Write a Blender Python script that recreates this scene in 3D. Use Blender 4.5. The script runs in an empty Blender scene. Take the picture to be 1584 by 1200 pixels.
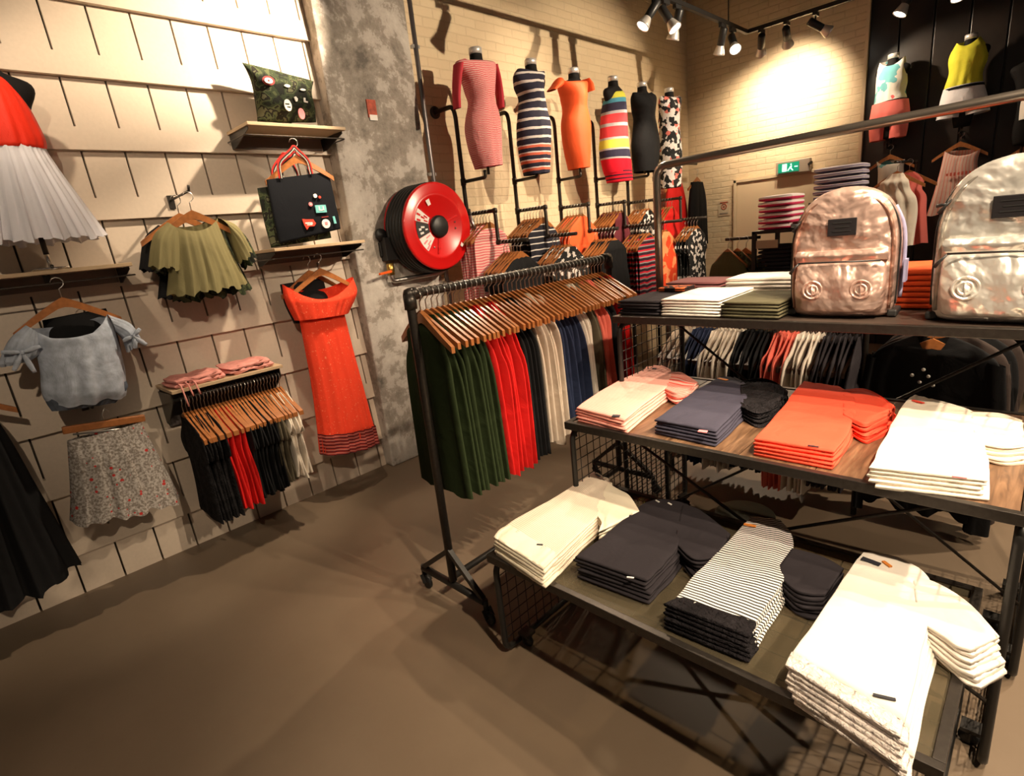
import bpy, math, random
from math import sin, cos, pi, radians, sqrt
from mathutils import Vector, Matrix
V = Vector
random.seed(7)
scene = bpy.context.scene
COL = scene.collection

# ------------------------------------------------------------------ camera
H = 1.62
FPX, PITCH, ROLL, YAW = 848.03, radians(15.74), radians(-6.198), radians(45.545)
_cp, _sp = cos(PITCH), sin(PITCH)
FW = V((-sin(YAW)*_cp, cos(YAW)*_cp, -_sp))
_rt = V((cos(YAW), sin(YAW), 0)); _up = _rt.cross(FW)
RT = _rt*cos(ROLL) + _up*sin(ROLL)
UP = -_rt*sin(ROLL) + _up*cos(ROLL)
CAMO = V((0, 0, H))
cd = bpy.data.cameras.new('camera'); cam = bpy.data.objects.new('camera', cd); COL.objects.link(cam)
cd.sensor_fit = 'HORIZONTAL'; cd.sensor_width = 36; cd.lens = FPX/1584*36; cd.clip_start = .02
M = Matrix((RT, UP, -FW)).transposed().to_4x4(); M.translation = CAMO
cam.matrix_world = M
scene.camera = cam

def P(px, py, ax, val):
    """where a sight line meets the real plane ax = val (metres)"""
    d = FW*FPX + RT*(px-792) - UP*(py-600)
    i = 'xyz'.index(ax); t = (val-CAMO[i])/d[i]
    return CAMO + d*t

# ------------------------------------------------------------------ world, exposure, room lamps
W = bpy.data.worlds.new('World'); scene.world = W; W.use_nodes = True
W.node_tree.nodes['Background'].inputs[0].default_value = (1.0, .80, .62, 1)
W.node_tree.nodes['Background'].inputs[1].default_value = .068
scene.view_settings.view_transform = 'Standard'; scene.view_settings.look = 'None'
scene.view_settings.exposure = 0.12; scene.view_settings.gamma = 1
scene.view_settings.use_curve_mapping = False
CEIL = 4.5; RAILZ = 3.3
WARM = (1, .79, .56)
# x, y of the head on its track, aim point, watts, cone degrees, blend
SPOTS = [
 # second track, in the room (x = .55): dresses, brick wall, tables
 (.55, 3.6, (-3.3, 3.3, 2.2), 520, 48, .5),
 (.55, 5.0, (-3.3, 5.0, 2.3), 560, 50, .5),
 (.55, 1.9, (-1.9, 2.0, 1.0), 250, 50, .5),
 (.55, .6, (-.55, 1.4, .5), 330, 58, .6),
 (.55, -.6, (-3.4, 1.2, 1.5), 165, 44, .6),
 (.55, 2.6, (-.6, 1.5, .6), 150, 64, .6),
 # first track (x = -2.45), along the wall
 (-2.51, .15, (-3.5, .75, 2.3), 48, 64, .8),
 (-2.51, 2.35, (-3.5, 1.60, 2.95), 370, 60, .8),
 (-2.51, 2.15, (-3.5, 1.15, 1.25), 180, 50, .5),
 (-2.51, 1.25, (-3.4, 1.75, .9), 60, 50, .5),
 (-2.51, 3.3, (-1.6, 1.9, .6), 130, 60, .5),
 (-2.51, 4.45, (-3.2, 3.4, 1.6), 70, 60, .5),
 (-2.51, 4.85, (-3.2, 5.0, 1.5), 70, 60, .5),
 (-2.51, 5.95, (-1.2, 4.2, .9), 160, 60, .5),
 (-2.365, 6.29, (-2.7, 7.1, 2.5), 75, 95, .9),
 (-2.131, 6.29, (-2.3, 7.1, 2.7), 120, 100, .8),
 (-1.878, 6.29, (-.9, 7.05, 2.4), 80, 70, .5),
 (1.0, 4.6, (-1.5, 5.0, 1.4), 260, 60, .6),
 (.95, 3.9, (-.3, 3.6, .0), 280, 74, .6),
 (2.4, 2.9, (-.5, 2.25, 0), 330, 40, .5),
 (2.4, 1.9, (-1.0, 1.05, 0), 330, 44, .5),
 (.55, 1.25, (-.30, 2.2, 1.4), 270, 46, .6),
]
# ------------------------------------------------------------------ materials
MATS = {}
def nodes(name):
    m = bpy.data.materials.new(name); m.use_nodes = True
    nt = m.node_tree; b = nt.nodes['Principled BSDF']
    return m, nt, b
def N(nt, t, **kw):
    n = nt.nodes.new(t)
    for k, v in kw.items():
        if k in n.inputs.keys(): n.inputs[k].default_value = v
        else: setattr(n, k, v)
    return n
def rgba(c): return (c[0], c[1], c[2], 1)
def bump(nt, b, src, strength=.3, dist=.004, prev=None):
    bp = N(nt, 'ShaderNodeBump'); bp.inputs['Strength'].default_value = strength; bp.inputs['Distance'].default_value = dist
    nt.links.new(src, bp.inputs['Height'])
    if prev: nt.links.new(prev, bp.inputs['Normal'])
    nt.links.new(bp.outputs[0], b.inputs['Normal']); return bp.outputs[0]
def coords(nt, kind='Object', scale=(1, 1, 1), rot=(0, 0, 0)):
    tc = N(nt, 'ShaderNodeTexCoord'); mp = N(nt, 'ShaderNodeMapping')
    mp.inputs['Scale'].default_value = scale; mp.inputs['Rotation'].default_value = rot
    nt.links.new(tc.outputs[kind], mp.inputs['Vector']); return mp.outputs[0]
def ramp(nt, src, stops, interp='LINEAR'):
    r = N(nt, 'ShaderNodeValToRGB'); cr = r.color_ramp; cr.interpolation = interp
    while len(cr.elements) < len(stops): cr.elements.new(.5)
    for e, (p, c) in zip(cr.elements, stops): e.position = p; e.color = rgba(c)
    nt.links.new(src, r.inputs[0]); return r.outputs[0]
def solid(name, c, rough=.5, metal=0., var=0., bscale=0, bstr=.2, spec=.5, bdist=.003):
    if name in MATS: return MATS[name]
    m, nt, b = nodes(name)
    b.inputs['Base Color'].default_value = rgba(c); b.inputs['Roughness'].default_value = rough
    b.inputs['Metallic'].default_value = metal; b.inputs['Specular IOR Level'].default_value = spec
    if bscale or var:
        co = coords(nt); no = N(nt, 'ShaderNodeTexNoise'); no.inputs['Scale'].default_value = bscale or 20; no.inputs['Detail'].default_value = 5
        nt.links.new(co, no.inputs['Vector'])
        if var:
            o = ramp(nt, no.outputs[0], [(.3, [x*(1-var) for x in c]), (.7, [min(1, x*(1+var)) for x in c])])
            nt.links.new(o, b.inputs['Base Color'])
        if bscale: bump(nt, b, no.outputs[0], bstr, bdist)
    MATS[name] = m; return m
def fabric_bump(nt, b, wr=.5, wscale=9):
    co = coords(nt)
    a = N(nt, 'ShaderNodeTexNoise'); a.inputs['Scale'].default_value = wscale; a.inputs['Detail'].default_value = 4; a.inputs['Distortion'].default_value = .8
    c = N(nt, 'ShaderNodeTexNoise'); c.inputs['Scale'].default_value = 220; c.inputs['Detail'].default_value = 2
    nt.links.new(co, a.inputs['Vector']); nt.links.new(co, c.inputs['Vector'])
    p = bump(nt, b, a.outputs[0], wr, .02)
    bump(nt, b, c.outputs[0], .35, .0015, p)
def cloth(name, c, rough=.85, wr=.4, var=.0, wscale=9):
    if name in MATS: return MATS[name]
    m, nt, b = nodes(name)
    b.inputs['Base Color'].default_value = rgba(c); b.inputs['Roughness'].default_value = rough
    b.inputs['Specular IOR Level'].default_value = .12 if max(c) < .05 else .25
    if var:
        co = coords(nt); no = N(nt, 'ShaderNodeTexNoise'); no.inputs['Scale'].default_value = 24; no.inputs['Detail'].default_value = 6
        nt.links.new(co, no.inputs['Vector'])
        o = ramp(nt, no.outputs[0], [(.32, [x*(1-var) for x in c]), (.68, [min(1, x*(1+var)) for x in c])])
        nt.links.new(o, b.inputs['Base Color'])
    fabric_bump(nt, b, wr, wscale)
    MATS[name] = m; return m
def striped(name, period, stops, axis=1, wobble=0., wr=.3, offset=0.):
    """bands across the cloth; uv is in metres, stops in fractions of the period"""
    if name in MATS: return MATS[name]
    m, nt, b = nodes(name); b.inputs['Roughness'].default_value = .85; b.inputs['Specular IOR Level'].default_value = .25
    tc = N(nt, 'ShaderNodeTexCoord'); sx = N(nt, 'ShaderNodeSeparateXYZ'); nt.links.new(tc.outputs['UV'], sx.inputs[0])
    src = sx.outputs[axis]
    if axis == 2: nt.links.new(tc.outputs['Object'], sx.inputs[0])
    if wobble:
        no = N(nt, 'ShaderNodeTexNoise'); no.inputs['Scale'].default_value = 14; nt.links.new(tc.outputs['UV'], no.inputs['Vector'])
        ma = N(nt, 'ShaderNodeMath', operation='MULTIPLY_ADD'); ma.inputs[1].default_value = wobble
        nt.links.new(no.outputs[0], ma.inputs[0]); nt.links.new(src, ma.inputs[2]); src = ma.outputs[0]
    d = N(nt, 'ShaderNodeMath', operation='MULTIPLY_ADD'); d.inputs[1].default_value = 1/period; d.inputs[2].default_value = offset
    nt.links.new(src, d.inputs[0])
    f = N(nt, 'ShaderNodeMath', operation='FRACT'); nt.links.new(d.outputs[0], f.inputs[0])
    nt.links.new(ramp(nt, f.outputs[0], stops, 'CONSTANT'), b.inputs['Base Color'])
    fabric_bump(nt, b, wr); MATS[name] = m; return m
def printed(name, scale, stops, kind='voronoi', uv=False, wr=.3, detail=3):
    if name in MATS: return MATS[name]
    m, nt, b = nodes(name); b.inputs['Roughness'].default_value = .85; b.inputs['Specular IOR Level'].default_value = .25
    co = coords(nt, 'UV' if uv else 'Object')
    if kind == 'spots':
        t = N(nt, 'ShaderNodeTexVoronoi'); t.inputs['Scale'].default_value = scale; nt.links.new(co, t.inputs['Vector'])
        sp_ = N(nt, 'ShaderNodeSeparateColor'); nt.links.new(t.outputs['Color'], sp_.inputs[0])
        ad = N(nt, 'ShaderNodeMath', operation='MULTIPLY_ADD'); ad.inputs[1].default_value = .55; nt.links.new(sp_.outputs[1], ad.inputs[0]); nt.links.new(t.outputs['Distance'], ad.inputs[2])
        g = N(nt, 'ShaderNodeTexNoise'); g.inputs['Scale'].default_value = 95; g.inputs['Detail'].default_value = 3; nt.links.new(co, g.inputs['Vector'])
        base = ramp(nt, g.outputs[0], [(.40, (.17, .145, .125)), (.60, (.40, .37, .34))])
        mk = ramp(nt, ad.outputs[0], [(0, (1, 1, 1)), (.30, (0, 0, 0))], 'CONSTANT')
        mx = N(nt, 'ShaderNodeMix', data_type='RGBA'); nt.links.new(mk, mx.inputs[0]); nt.links.new(base, mx.inputs[6]); mx.inputs[7].default_value = rgba(stops[0][1])
        nt.links.new(mx.outputs[2], b.inputs['Base Color']); fabric_bump(nt, b, wr); MATS[name] = m; return m
    if kind == 'voronoi':
        t = N(nt, 'ShaderNodeTexVoronoi'); t.inputs['Scale'].default_value = scale
        nz = N(nt, 'ShaderNodeTexNoise'); nz.inputs['Scale'].default_value = scale*.9
        mx = N(nt, 'ShaderNodeVectorMath', operation='MULTIPLY_ADD'); mx.inputs[1].default_value = (1.2/scale,)*3
        nt.links.new(co, nz.inputs['Vector']); nt.links.new(nz.outputs['Color'], mx.inputs[0]); nt.links.new(co, mx.inputs[2])
        nt.links.new(mx.outputs[0], t.inputs['Vector']); src = N(nt, 'ShaderNodeSeparateColor'); nt.links.new(t.outputs['Color'], src.inputs[0]); src = src.outputs[0]
    elif kind == 'dots':
        t = N(nt, 'ShaderNodeTexVoronoi'); t.inputs['Scale'].default_value = scale; nt.links.new(co, t.inputs['Vector']); src = t.outputs['Distance']
    else:
        t = N(nt, 'ShaderNodeTexNoise'); t.inputs['Scale'].default_value = scale; t.inputs['Detail'].default_value = detail; nt.links.new(co, t.inputs['Vector']); src = t.outputs[0]
    nt.links.new(ramp(nt, src, stops, 'CONSTANT'), b.inputs['Base Color'])
    fabric_bump(nt, b, wr); MATS[name] = m; return m
def glow(name, c, s):
    if name in MATS: return MATS[name]
    m, nt, b = nodes(name); b.inputs['Base Color'].default_value = rgba(c)
    b.inputs['Emission Color'].default_value = rgba(c); b.inputs['Emission Strength'].default_value = s
    MATS[name] = m; return m

# ------------------------------------------------------------------ mesh building
ORG = {}
FIT = [False]   # narrow a silhouette measured across the sight line by what its own depth adds
def smooth_pts(pts, n):
    k = len(pts)
    if k == 2: return [pts[0].lerp(pts[1], i/(n-1)) for i in range(n)]
    out = []
    for i in range(n):
        t = i/(n-1)*(k-1); j = min(int(t), k-2); f = t-j
        p0 = pts[j-1] if j > 0 else pts[0]*2-pts[1]; p1 = pts[j]; p2 = pts[j+1]
        p3 = pts[j+2] if j+2 < k else pts[k-1]*2-pts[k-2]
        out.append(.5*((2*p1)+(p2-p0)*f+(2*p0-5*p1+4*p2-p3)*f*f+(3*p1-p0-3*p2+p3)*f**3))
    return out
def lerps(a, n):
    k = len(a)
    if k == 1: return [a[0]]*n
    r = []
    for i in range(n):
        t = i/(n-1)*(k-1); j = min(int(t), k-2); r.append(a[j]+(a[j+1]-a[j])*(t-j))
    return r
class MB:
    def __init__(s): s.v = []; s.f = []; s.uv = []; s.sm = []; s.mi = []
    def face(s, idx, uv=None, smooth=True, mi=0):
        s.f.append(tuple(idx)); s.uv.append(uv); s.sm.append(smooth); s.mi.append(mi)
    def box(s, c, size, rot=None, mi=0):
        c = V(c); h = V(size)/2; b = len(s.v); R = rot or Matrix.Identity(3)
        for x in (-1, 1):
            for y in (-1, 1):
                for z in (-1, 1): s.v.append(c + R @ V((x*h.x, y*h.y, z*h.z)))
        for q in ((0,1,3,2),(4,6,7,5),(0,4,5,1),(2,3,7,6),(0,2,6,4),(1,5,7,3)): s.face([b+i for i in q], None, False, mi)
        return s
    def bar(s, p, q, w, h=None, up=(0, 0, 1), mi=0):
        p, q = V(p), V(q); d = (q-p); L = d.length; d = d/L; u = V(up)
        if abs(d.dot(u)) > .98: u = V((1, 0, 0))
        sd = d.cross(u).normalized(); u2 = sd.cross(d)
        return s.box((p+q)/2, (L, w, h or w), Matrix((d, sd, u2)).transposed(), mi)
    def tube(s, pts, r, seg=8, cap=True, mi=0, closed=False):
        pts = [V(p) for p in pts]; n = len(pts); rs = r if isinstance(r, (list, tuple)) else [r]*n
        b = len(s.v); pu = None
        for i, p in enumerate(pts):
            if closed: d = pts[(i+1) % n]-pts[i-1]
            else: d = pts[min(i+1, n-1)]-pts[max(i-1, 0)]
            d.normalize()
            if pu is None:
                pu = V((0, 0, 1)) if abs(d.z) < .9 else V((1, 0, 0))
            pu = (pu-d*pu.dot(d)).normalized(); sd = d.cross(pu)
            for j in range(seg):
                a = 2*pi*j/seg; s.v.append(p+(pu*cos(a)+sd*sin(a))*rs[i])
        for i in range(n if closed else n-1):
            for j in range(seg):
                a = b+i*seg+j; a2 = b+i*seg+(j+1) % seg; c = b+((i+1) % n)*seg+j; c2 = b+((i+1) % n)*seg+(j+1) % seg
                s.face((a, a2, c2, c), None, True, mi)
        if cap and not closed:
            s.face([b+j for j in range(seg)][::-1], None, False, mi); s.face([b+(n-1)*seg+j for j in range(seg)], None, False, mi)
        return s
    def lathe(s, prof, c=(0, 0, 0), axis='z', seg=32, mi=0):
        """prof: (radius, height) pairs"""
        c = V(c); b = len(s.v); n = len(prof)
        for r, h in prof:
            for j in range(seg):
                a = 2*pi*j/seg; x, y = r*cos(a), r*sin(a)
                s.v.append(c + (V((x, y, h)) if axis == 'z' else V((h, x, y)) if axis == 'x' else V((y, h, x))))
        for i in range(n-1):
            for j in range(seg): s.face((b+i*seg+j, b+i*seg+(j+1) % seg, b+(i+1)*seg+(j+1) % seg, b+(i+1)*seg+j), None, True, mi)
        return s
    def prism(s, poly, d, mi=0, smooth=False):
        """polygon (3d points) pushed along d"""
        poly = [V(p) for p in poly]; d = V(d); b = len(s.v); n = len(poly)
        s.v += poly + [p+d for p in poly]
        s.face([b+i for i in range(n)], None, False, mi); s.face([b+n+i for i in range(n)][::-1], None, False, mi)
        for i in range(n): s.face((b+i, b+n+i, b+n+(i+1) % n, b+(i+1) % n), None, smooth, mi)
        return s
    def loft(s, L, R, th, nrm, rows=22, seg=40, p=1., fold=None, hem=0., dip=0., dipb=0., dv=.25, caps=(False, False), mi=0, seed=0, ruff=0., rk=30, lin=False):
        """cloth or body between a left and a right edge, thickness th along nrm"""
        rnd = random.Random(seed*131+5); ph = [rnd.uniform(0, 6.28) for _ in range(8)]
        L = [V(q) for q in L]; R = [V(q) for q in R]; nrm = V(nrm).normalized()
        Ls = lerps(L, rows) if lin else smooth_pts(L, rows); Rs = lerps(R, rows) if lin else smooth_pts(R, rows); ts = lerps(list(th), rows)
        if FIT[0]:
            for i in range(rows):
                mid = (Ls[i]+Rs[i])/2; hw = (Rs[i]-Ls[i])/2; lat = hw.normalized(); vd = mid-CAMO
                r_ = abs(vd.dot(lat)/max(1e-3, abs(vd.dot(nrm)))); h0 = hw.length; h1 = sqrt(max(h0*h0-(r_*ts[i])**2, (.5*h0)**2))
                Ls[i] = mid-lat*h1; Rs[i] = mid+lat*h1
        b = len(s.v); vlen = 0; vl = []
        for i in range(rows):
            if i: vlen += ((Ls[i]+Rs[i])/2-(Ls[i-1]+Rs[i-1])/2).length
            vl.append(vlen)
        wref = max((Rs[i]-Ls[i]).length for i in range(rows))
        tn = ((Ls[-1]+Rs[-1])-(Ls[0]+Rs[0])).normalized()
        for i in range(rows):
            v = i/(rows-1); mid = (Ls[i]+Rs[i])/2; hw = (Rs[i]-Ls[i])/2
            for j in range(seg):
                t = 2*pi*j/seg; a, q = -cos(t), sin(t)
                ca = math.copysign(abs(a)**p, a); cb = math.copysign(abs(q)**p, q)
                pt = mid+hw*ca+nrm*(ts[i]*cb)
                if fold:
                    a0, a1, k = fold; am = a0+(a1-a0)*v**1.3; u = (ca+1)/2
                    w1 = sin(2*pi*k*u+ph[0]+1.1*sin(2.5*v+ph[1])); w2 = sin(2*pi*k*1.63*u+ph[2]+(ph[4] if cb < 0 else 0)); w3 = sin(2*pi*k*.47*u+ph[3]+2*v)
                    d = .5*w1+.3*w2+.35*w3; ed = max(0, 1-abs(ca))**.3
                    pt += nrm*(am*d*(.35+.65*ed)) + hw.normalized()*(am*.5*w2*(1-ed*.5))
                    if hem: pt += tn*(hem*(v**3)*(.6*w1+.5*w3))
                if ruff: pt += nrm*(ruff*v*sin(2*pi*rk*j/seg+ph[5]))
                dd = dip if cb >= 0 else dipb
                if dd and v < dv: pt += tn*(dd*(max(0, 1-ca*ca))*(1-v/dv)**1.4)
                s.v.append(pt)
        for i in range(rows-1):
            for j in range(seg):
                j2 = (j+1) % seg
                def uu(jj):
                    t = 2*pi*jj/seg; return (1-cos(t))/2*wref if jj <= seg/2 else (2-(1-cos(t))/2)*wref
                s.face((b+i*seg+j, b+i*seg+j2, b+(i+1)*seg+j2, b+(i+1)*seg+j),
                       ((uu(j), vl[i]), (uu(j+1), vl[i]), (uu(j+1), vl[i+1]), (uu(j), vl[i+1])), True, mi)
        for e, i in ((0, 0), (1, rows-1)):
            if caps[e]:
                c = len(s.v); ring = [b+i*seg+j for j in range(seg)]
                m_ = sum((s.v[k] for k in ring), V((0, 0, 0)))/seg; s.v.append(m_)
                for j in range(seg):
                    q = (ring[j], ring[(j+1) % seg], c)
                    s.face(q if e else q[::-1], ((.01, vl[i]),)*3, True, mi)
        return s
    def build(s, name, mats, parent=None, label=None, cat=None, group=None, kind=None, origin=None, bevel=0):
        me = bpy.data.meshes.new(name)
        if origin is None:
            xs = [p.x for p in s.v]; ys = [p.y for p in s.v]; zs = [p.z for p in s.v]
            origin = V(((min(xs)+max(xs))/2, (min(ys)+max(ys))/2, min(zs)))
        origin = V(origin)
        me.from_pydata([tuple(p-origin) for p in s.v], [], s.f)
        me.polygons.foreach_set('use_smooth', s.sm)
        if any(u is not None for u in s.uv):
            ul = me.uv_layers.new(name='UVMap'); dat = []
            for f, u in zip(s.f, s.uv):
                for i in range(len(f)): dat += list(u[i]) if u else [0., 0.]
            ul.data.foreach_set('uv', dat)
        ms = mats if isinstance(mats, (list, tuple)) else [mats]
        for m in ms: me.materials.append(m)
        if len(ms) > 1: me.polygons.foreach_set('material_index', s.mi)
        me.validate(); me.update()
        o = bpy.data.objects.new(name, me); COL.objects.link(o)
        ORG[o.name] = origin
        if parent is not None:
            o.parent = parent; o.location = origin-ORG[parent.name]
        else: o.location = origin
        if bevel:
            bm = o.modifiers.new('bevel', 'BEVEL'); bm.width = bevel; bm.segments = 2; bm.limit_method = 'ANGLE'; bm.angle_limit = radians(40)
        tag(o, label, cat, group, kind)
        return o
def tag(o, label=None, cat=None, group=None, kind=None):
    if label: o['label'] = label
    if cat: o['category'] = cat
    if group: o['group'] = group
    if kind: o['kind'] = kind
    return o
def empty(name, loc, label=None, cat=None, group=None):
    o = bpy.data.objects.new(name, None); COL.objects.link(o); o.location = loc; o.empty_display_size = .05
    ORG[o.name] = V(loc); return tag(o, label, cat, group)
def copy_tree(o, loc=None, rz=None, rot=None, label=None, group=None, mat=None):
    r = o.copy(); COL.objects.link(r)
    if loc is not None: r.location = loc
    if rz is not None: r.rotation_euler = (0, 0, rz)
    if rot is not None: r.rotation_euler = rot
    if label: r['label'] = label
    if group: r['group'] = group
    for ch in list(o.children):
        c = ch.copy(); COL.objects.link(c); c.parent = r
        for g in ch.children:
            d = g.copy(); COL.objects.link(d); d.parent = c
    return r
def pipe(pts, r, bend=.04, n=5):
    """points with rounded corners"""
    pts = [V(p) for p in pts]; out = [pts[0]]
    for i in range(1, len(pts)-1):
        a, b, c = pts[i-1], pts[i], pts[i+1]; da = (a-b).normalized(); dc = (c-b).normalized()
        q0 = b+da*bend; q1 = b+dc*bend
        for k in range(n+1):
            t = k/n; out.append(q0*(1-t)**2+b*2*t*(1-t)+q1*t*t)
    out.append(pts[-1]); return out
def ppx(L, ax, val): return [P(x, y, ax, val) for x, y in L]
# ------------------------------------------------------------------ the setting
XW = -3.56
m_plank = solid('painted_boards', (.60, .50, .40), .45, bscale=60, bstr=.12, var=.03)
m_gap = solid('board_gap', (.05, .04, .03), .9)
m_black = solid('black_steel', (.022, .02, .018), .42, .3, bscale=90, bstr=.1)
m_dsteel = solid('dark_steel', (.055, .047, .04), .38, .7, bscale=70, bstr=.12, var=.15)
m_steel = solid('brushed_steel', (.55, .53, .5), .3, 1., bscale=120, bstr=.05)
m_chrome = solid('chrome', (.8, .78, .75), .12, 1.)
m_black_paint = solid('black_paint', (.012, .011, .011), .45, bscale=30, bstr=.08)
m_wood = solid('hanger_wood', (.37, .135, .04), .3, bscale=50, bstr=.08, var=.18)
m_white = solid('white_print', (.85, .82, .78), .6)
m_red = solid('red_paint', (.62, .008, .008), .28, spec=.6)
m_rubber = solid('black_rubber', (.012, .012, .012), .45)

def floor_mat():
    m, nt, b = nodes('floor_screed'); b.inputs['Roughness'].default_value = .42; b.inputs['Specular IOR Level'].default_value = .35
    co = coords(nt); a = N(nt, 'ShaderNodeTexNoise'); a.inputs['Scale'].default_value = 1.3; a.inputs['Detail'].default_value = 8; a.inputs['Roughness'].default_value = .6
    nt.links.new(co, a.inputs['Vector'])
    nt.links.new(ramp(nt, a.outputs[0], [(.3, (.155, .112, .075)), (.7, (.195, .145, .10))]), b.inputs['Base Color'])
    c = N(nt, 'ShaderNodeTexNoise'); c.inputs['Scale'].default_value = 60; nt.links.new(co, c.inputs['Vector'])
    bump(nt, b, c.outputs[0], .05, .002); return m
def concrete_mat():
    m, nt, b = nodes('raw_concrete'); b.inputs['Roughness'].default_value = .8
    co = coords(nt); a = N(nt, 'ShaderNodeTexNoise'); a.inputs['Scale'].default_value = 2.6; a.inputs['Detail'].default_value = 9; a.inputs['Roughness'].default_value = .72; a.inputs['Distortion'].default_value = .15
    nt.links.new(co, a.inputs['Vector'])
    nt.links.new(ramp(nt, a.outputs[0], [(.36, (.13, .115, .10)), (.44, (.27, .24, .205)), (.492, (.34, .30, .26)), (.505, (.46, .42, .38)), (.62, (.58, .54, .49)), (.70, (.70, .66, .60))]), b.inputs['Base Color'])
    c = N(nt, 'ShaderNodeTexNoise'); c.inputs['Scale'].default_value = 26; c.inputs['Detail'].default_value = 8; nt.links.new(co, c.inputs['Vector'])
    bump(nt, b, c.outputs[0], .5, .012); return m
def brick_mat(name, rot, c1=(.72, .58, .38), c2=(.69, .545, .35), mort=(.65, .515, .33), far=False):
    m, nt, b = nodes(name); b.inputs['Roughness'].default_value = .6
    co = coords(nt, 'Object', (1, 1, 1), rot)
    t = N(nt, 'ShaderNodeTexBrick'); t.inputs['Scale'].default_value = 1; t.inputs['Brick Width'].default_value = .215; t.inputs['Row Height'].default_value = .067
    t.inputs['Mortar Size'].default_value = .006; t.inputs['Mortar Smooth'].default_value = .6
    t.inputs['Color1'].default_value = rgba(c1); t.inputs['Color2'].default_value = rgba(c2); t.inputs['Mortar'].default_value = rgba(mort)
    nz = N(nt, 'ShaderNodeTexNoise'); nz.inputs['Scale'].default_value = 9; nz.inputs['Detail'].default_value = 5
    mx = N(nt, 'ShaderNodeVectorMath', operation='MULTIPLY_ADD'); mx.inputs[1].default_value = (.014, .014, .014)
    nt.links.new(co, nz.inputs['Vector']); nt.links.new(nz.outputs['Color'], mx.inputs[0]); nt.links.new(co, mx.inputs[2]); nt.links.new(mx.outputs[0], t.inputs['Vector'])
    nt.links.new(t.outputs['Color'], b.inputs['Base Color'])
    inv = N(nt, 'ShaderNodeMath', operation='SUBTRACT'); inv.inputs[0].default_value = 1; nt.links.new(t.outputs['Fac'], inv.inputs[1])
    p = bump(nt, b, inv.outputs[0], .55, .006)
    n2 = N(nt, 'ShaderNodeTexNoise'); n2.inputs['Scale'].default_value = 16; n2.inputs['Detail'].default_value = 6; nt.links.new(co, n2.inputs['Vector'])
    bump(nt, b, n2.outputs[0], .6, .015, p); return m
def dark_board_mat():
    m, nt, b = nodes('black_boarding'); b.inputs['Roughness'].default_value = .33
    co = coords(nt, 'Object', (1, 1, 1)); sx = N(nt, 'ShaderNodeSeparateXYZ'); nt.links.new(co, sx.inputs[0])
    a = N(nt, 'ShaderNodeTexNoise'); a.inputs['Scale'].default_value = 3; a.inputs['Detail'].default_value = 7; nt.links.new(co, a.inputs['Vector'])
    nt.links.new(ramp(nt, a.outputs[0], [(.4, (.012, .009, .008)), (.7, (.028, .020, .016))]), b.inputs['Base Color'])
    bump(nt, b, a.outputs[0], .2, .01); return m
m_floor = floor_mat(); m_conc = concrete_mat()
m_brick_l = brick_mat('painted_brick', (0, radians(90), radians(90))); m_brick_f = brick_mat('painted_brick_end', (radians(90), 0, 0))
m_cream = solid('cream_paint', (.70, .56, .37), .5, bscale=30, bstr=.08)

MB().box((.5, 2.3, -.05), (8.5, 10.8, .1)).build('floor', m_floor, kind='structure')
MB().box((.5, 2.3, CEIL+.05), (8.5, 10.8, .1)).build('ceiling', solid('ceiling_paint', (.07, .06, .05), .8), kind='structure')
# board-clad wall: rows of boards that each lean out over the row below
w = MB()
w.box((XW-.06, -.5, CEIL/2), (.05, 5.08, CEIL), mi=1)
PITCHZ = .3365
for k in range(-3, 9):
    zt = 2.91-PITCHZ*k; zb = max(zt-PITCHZ, 0); zm = max(zt-.228, 0)
    if zt > CEIL: zt = CEIL
    if zt <= 0.01: continue
    def xx(z): return XW-.018+.034*((2.91-PITCHZ*k)-z)/PITCHZ
    def slab(y0, y1, z0, z1):
        if z1-z0 < .004: return
        pts = [V((xx(z1), y0, z1)), V((xx(z0), y0, z0)), V((XW-.04, y0, z0)), V((XW-.04, y0, z1))]
        w.prism(pts, (0, y1-y0, 0))
    slab(-3.0, 2.04, zb, zm)
    y = .680-.188*20
    while y < 2.04:
        slab(max(y+.0048, -3.0), min(y+.188-.0048, 2.04), zm, zt); y += .188
w.build('wall_left', [m_plank, m_gap], kind='structure')
MB().box((XW-.07, 2.40, CEIL/2), (.34, .72, CEIL)).build('trim_1', m_conc, kind='structure', bevel=.012)   # raw concrete column
MB().box((XW-.05, 4.93, CEIL/2), (.1, 4.34, CEIL)).build('wall_rear_left', m_brick_l, kind='structure', origin=(XW, 2.76, 0))
fw_ = MB(); fw_.box(((-3.62-1.63)/2, 7.15, CEIL/2), (1.99, .1, CEIL))
fw_.build('wall_back', m_brick_f, kind='structure', origin=(-3.56, 7.1, 0))
w = MB(); w.box((1.6, 7.18, CEIL/2), (6.46, .1, CEIL))
for i in range(24): w.box((-1.63+.135+.27*i, 7.115, CEIL/2), (.258, .03, CEIL))
w.build('wall_right', dark_board_mat(), kind='structure', bevel=.004)
MB().box((-1.628, 7.085, CEIL/2), (.03, .05, CEIL)).build('trim_2', m_cream, kind='structure')
# flush door in the end wall
d = MB().box((-2.46, 7.093, .955), (.93, .03, 1.91)).build('door_1', m_cream, kind='structure', bevel=.003)
f = MB()
for x in (-2.945, -1.975): f.box((x, 7.085, .975), (.035, .05, 1.95))
f.box((-2.46, 7.085, 1.93), (1.005, .05, .035)); f.build('trim_3', m_cream, kind='structure', bevel=.003)

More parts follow.
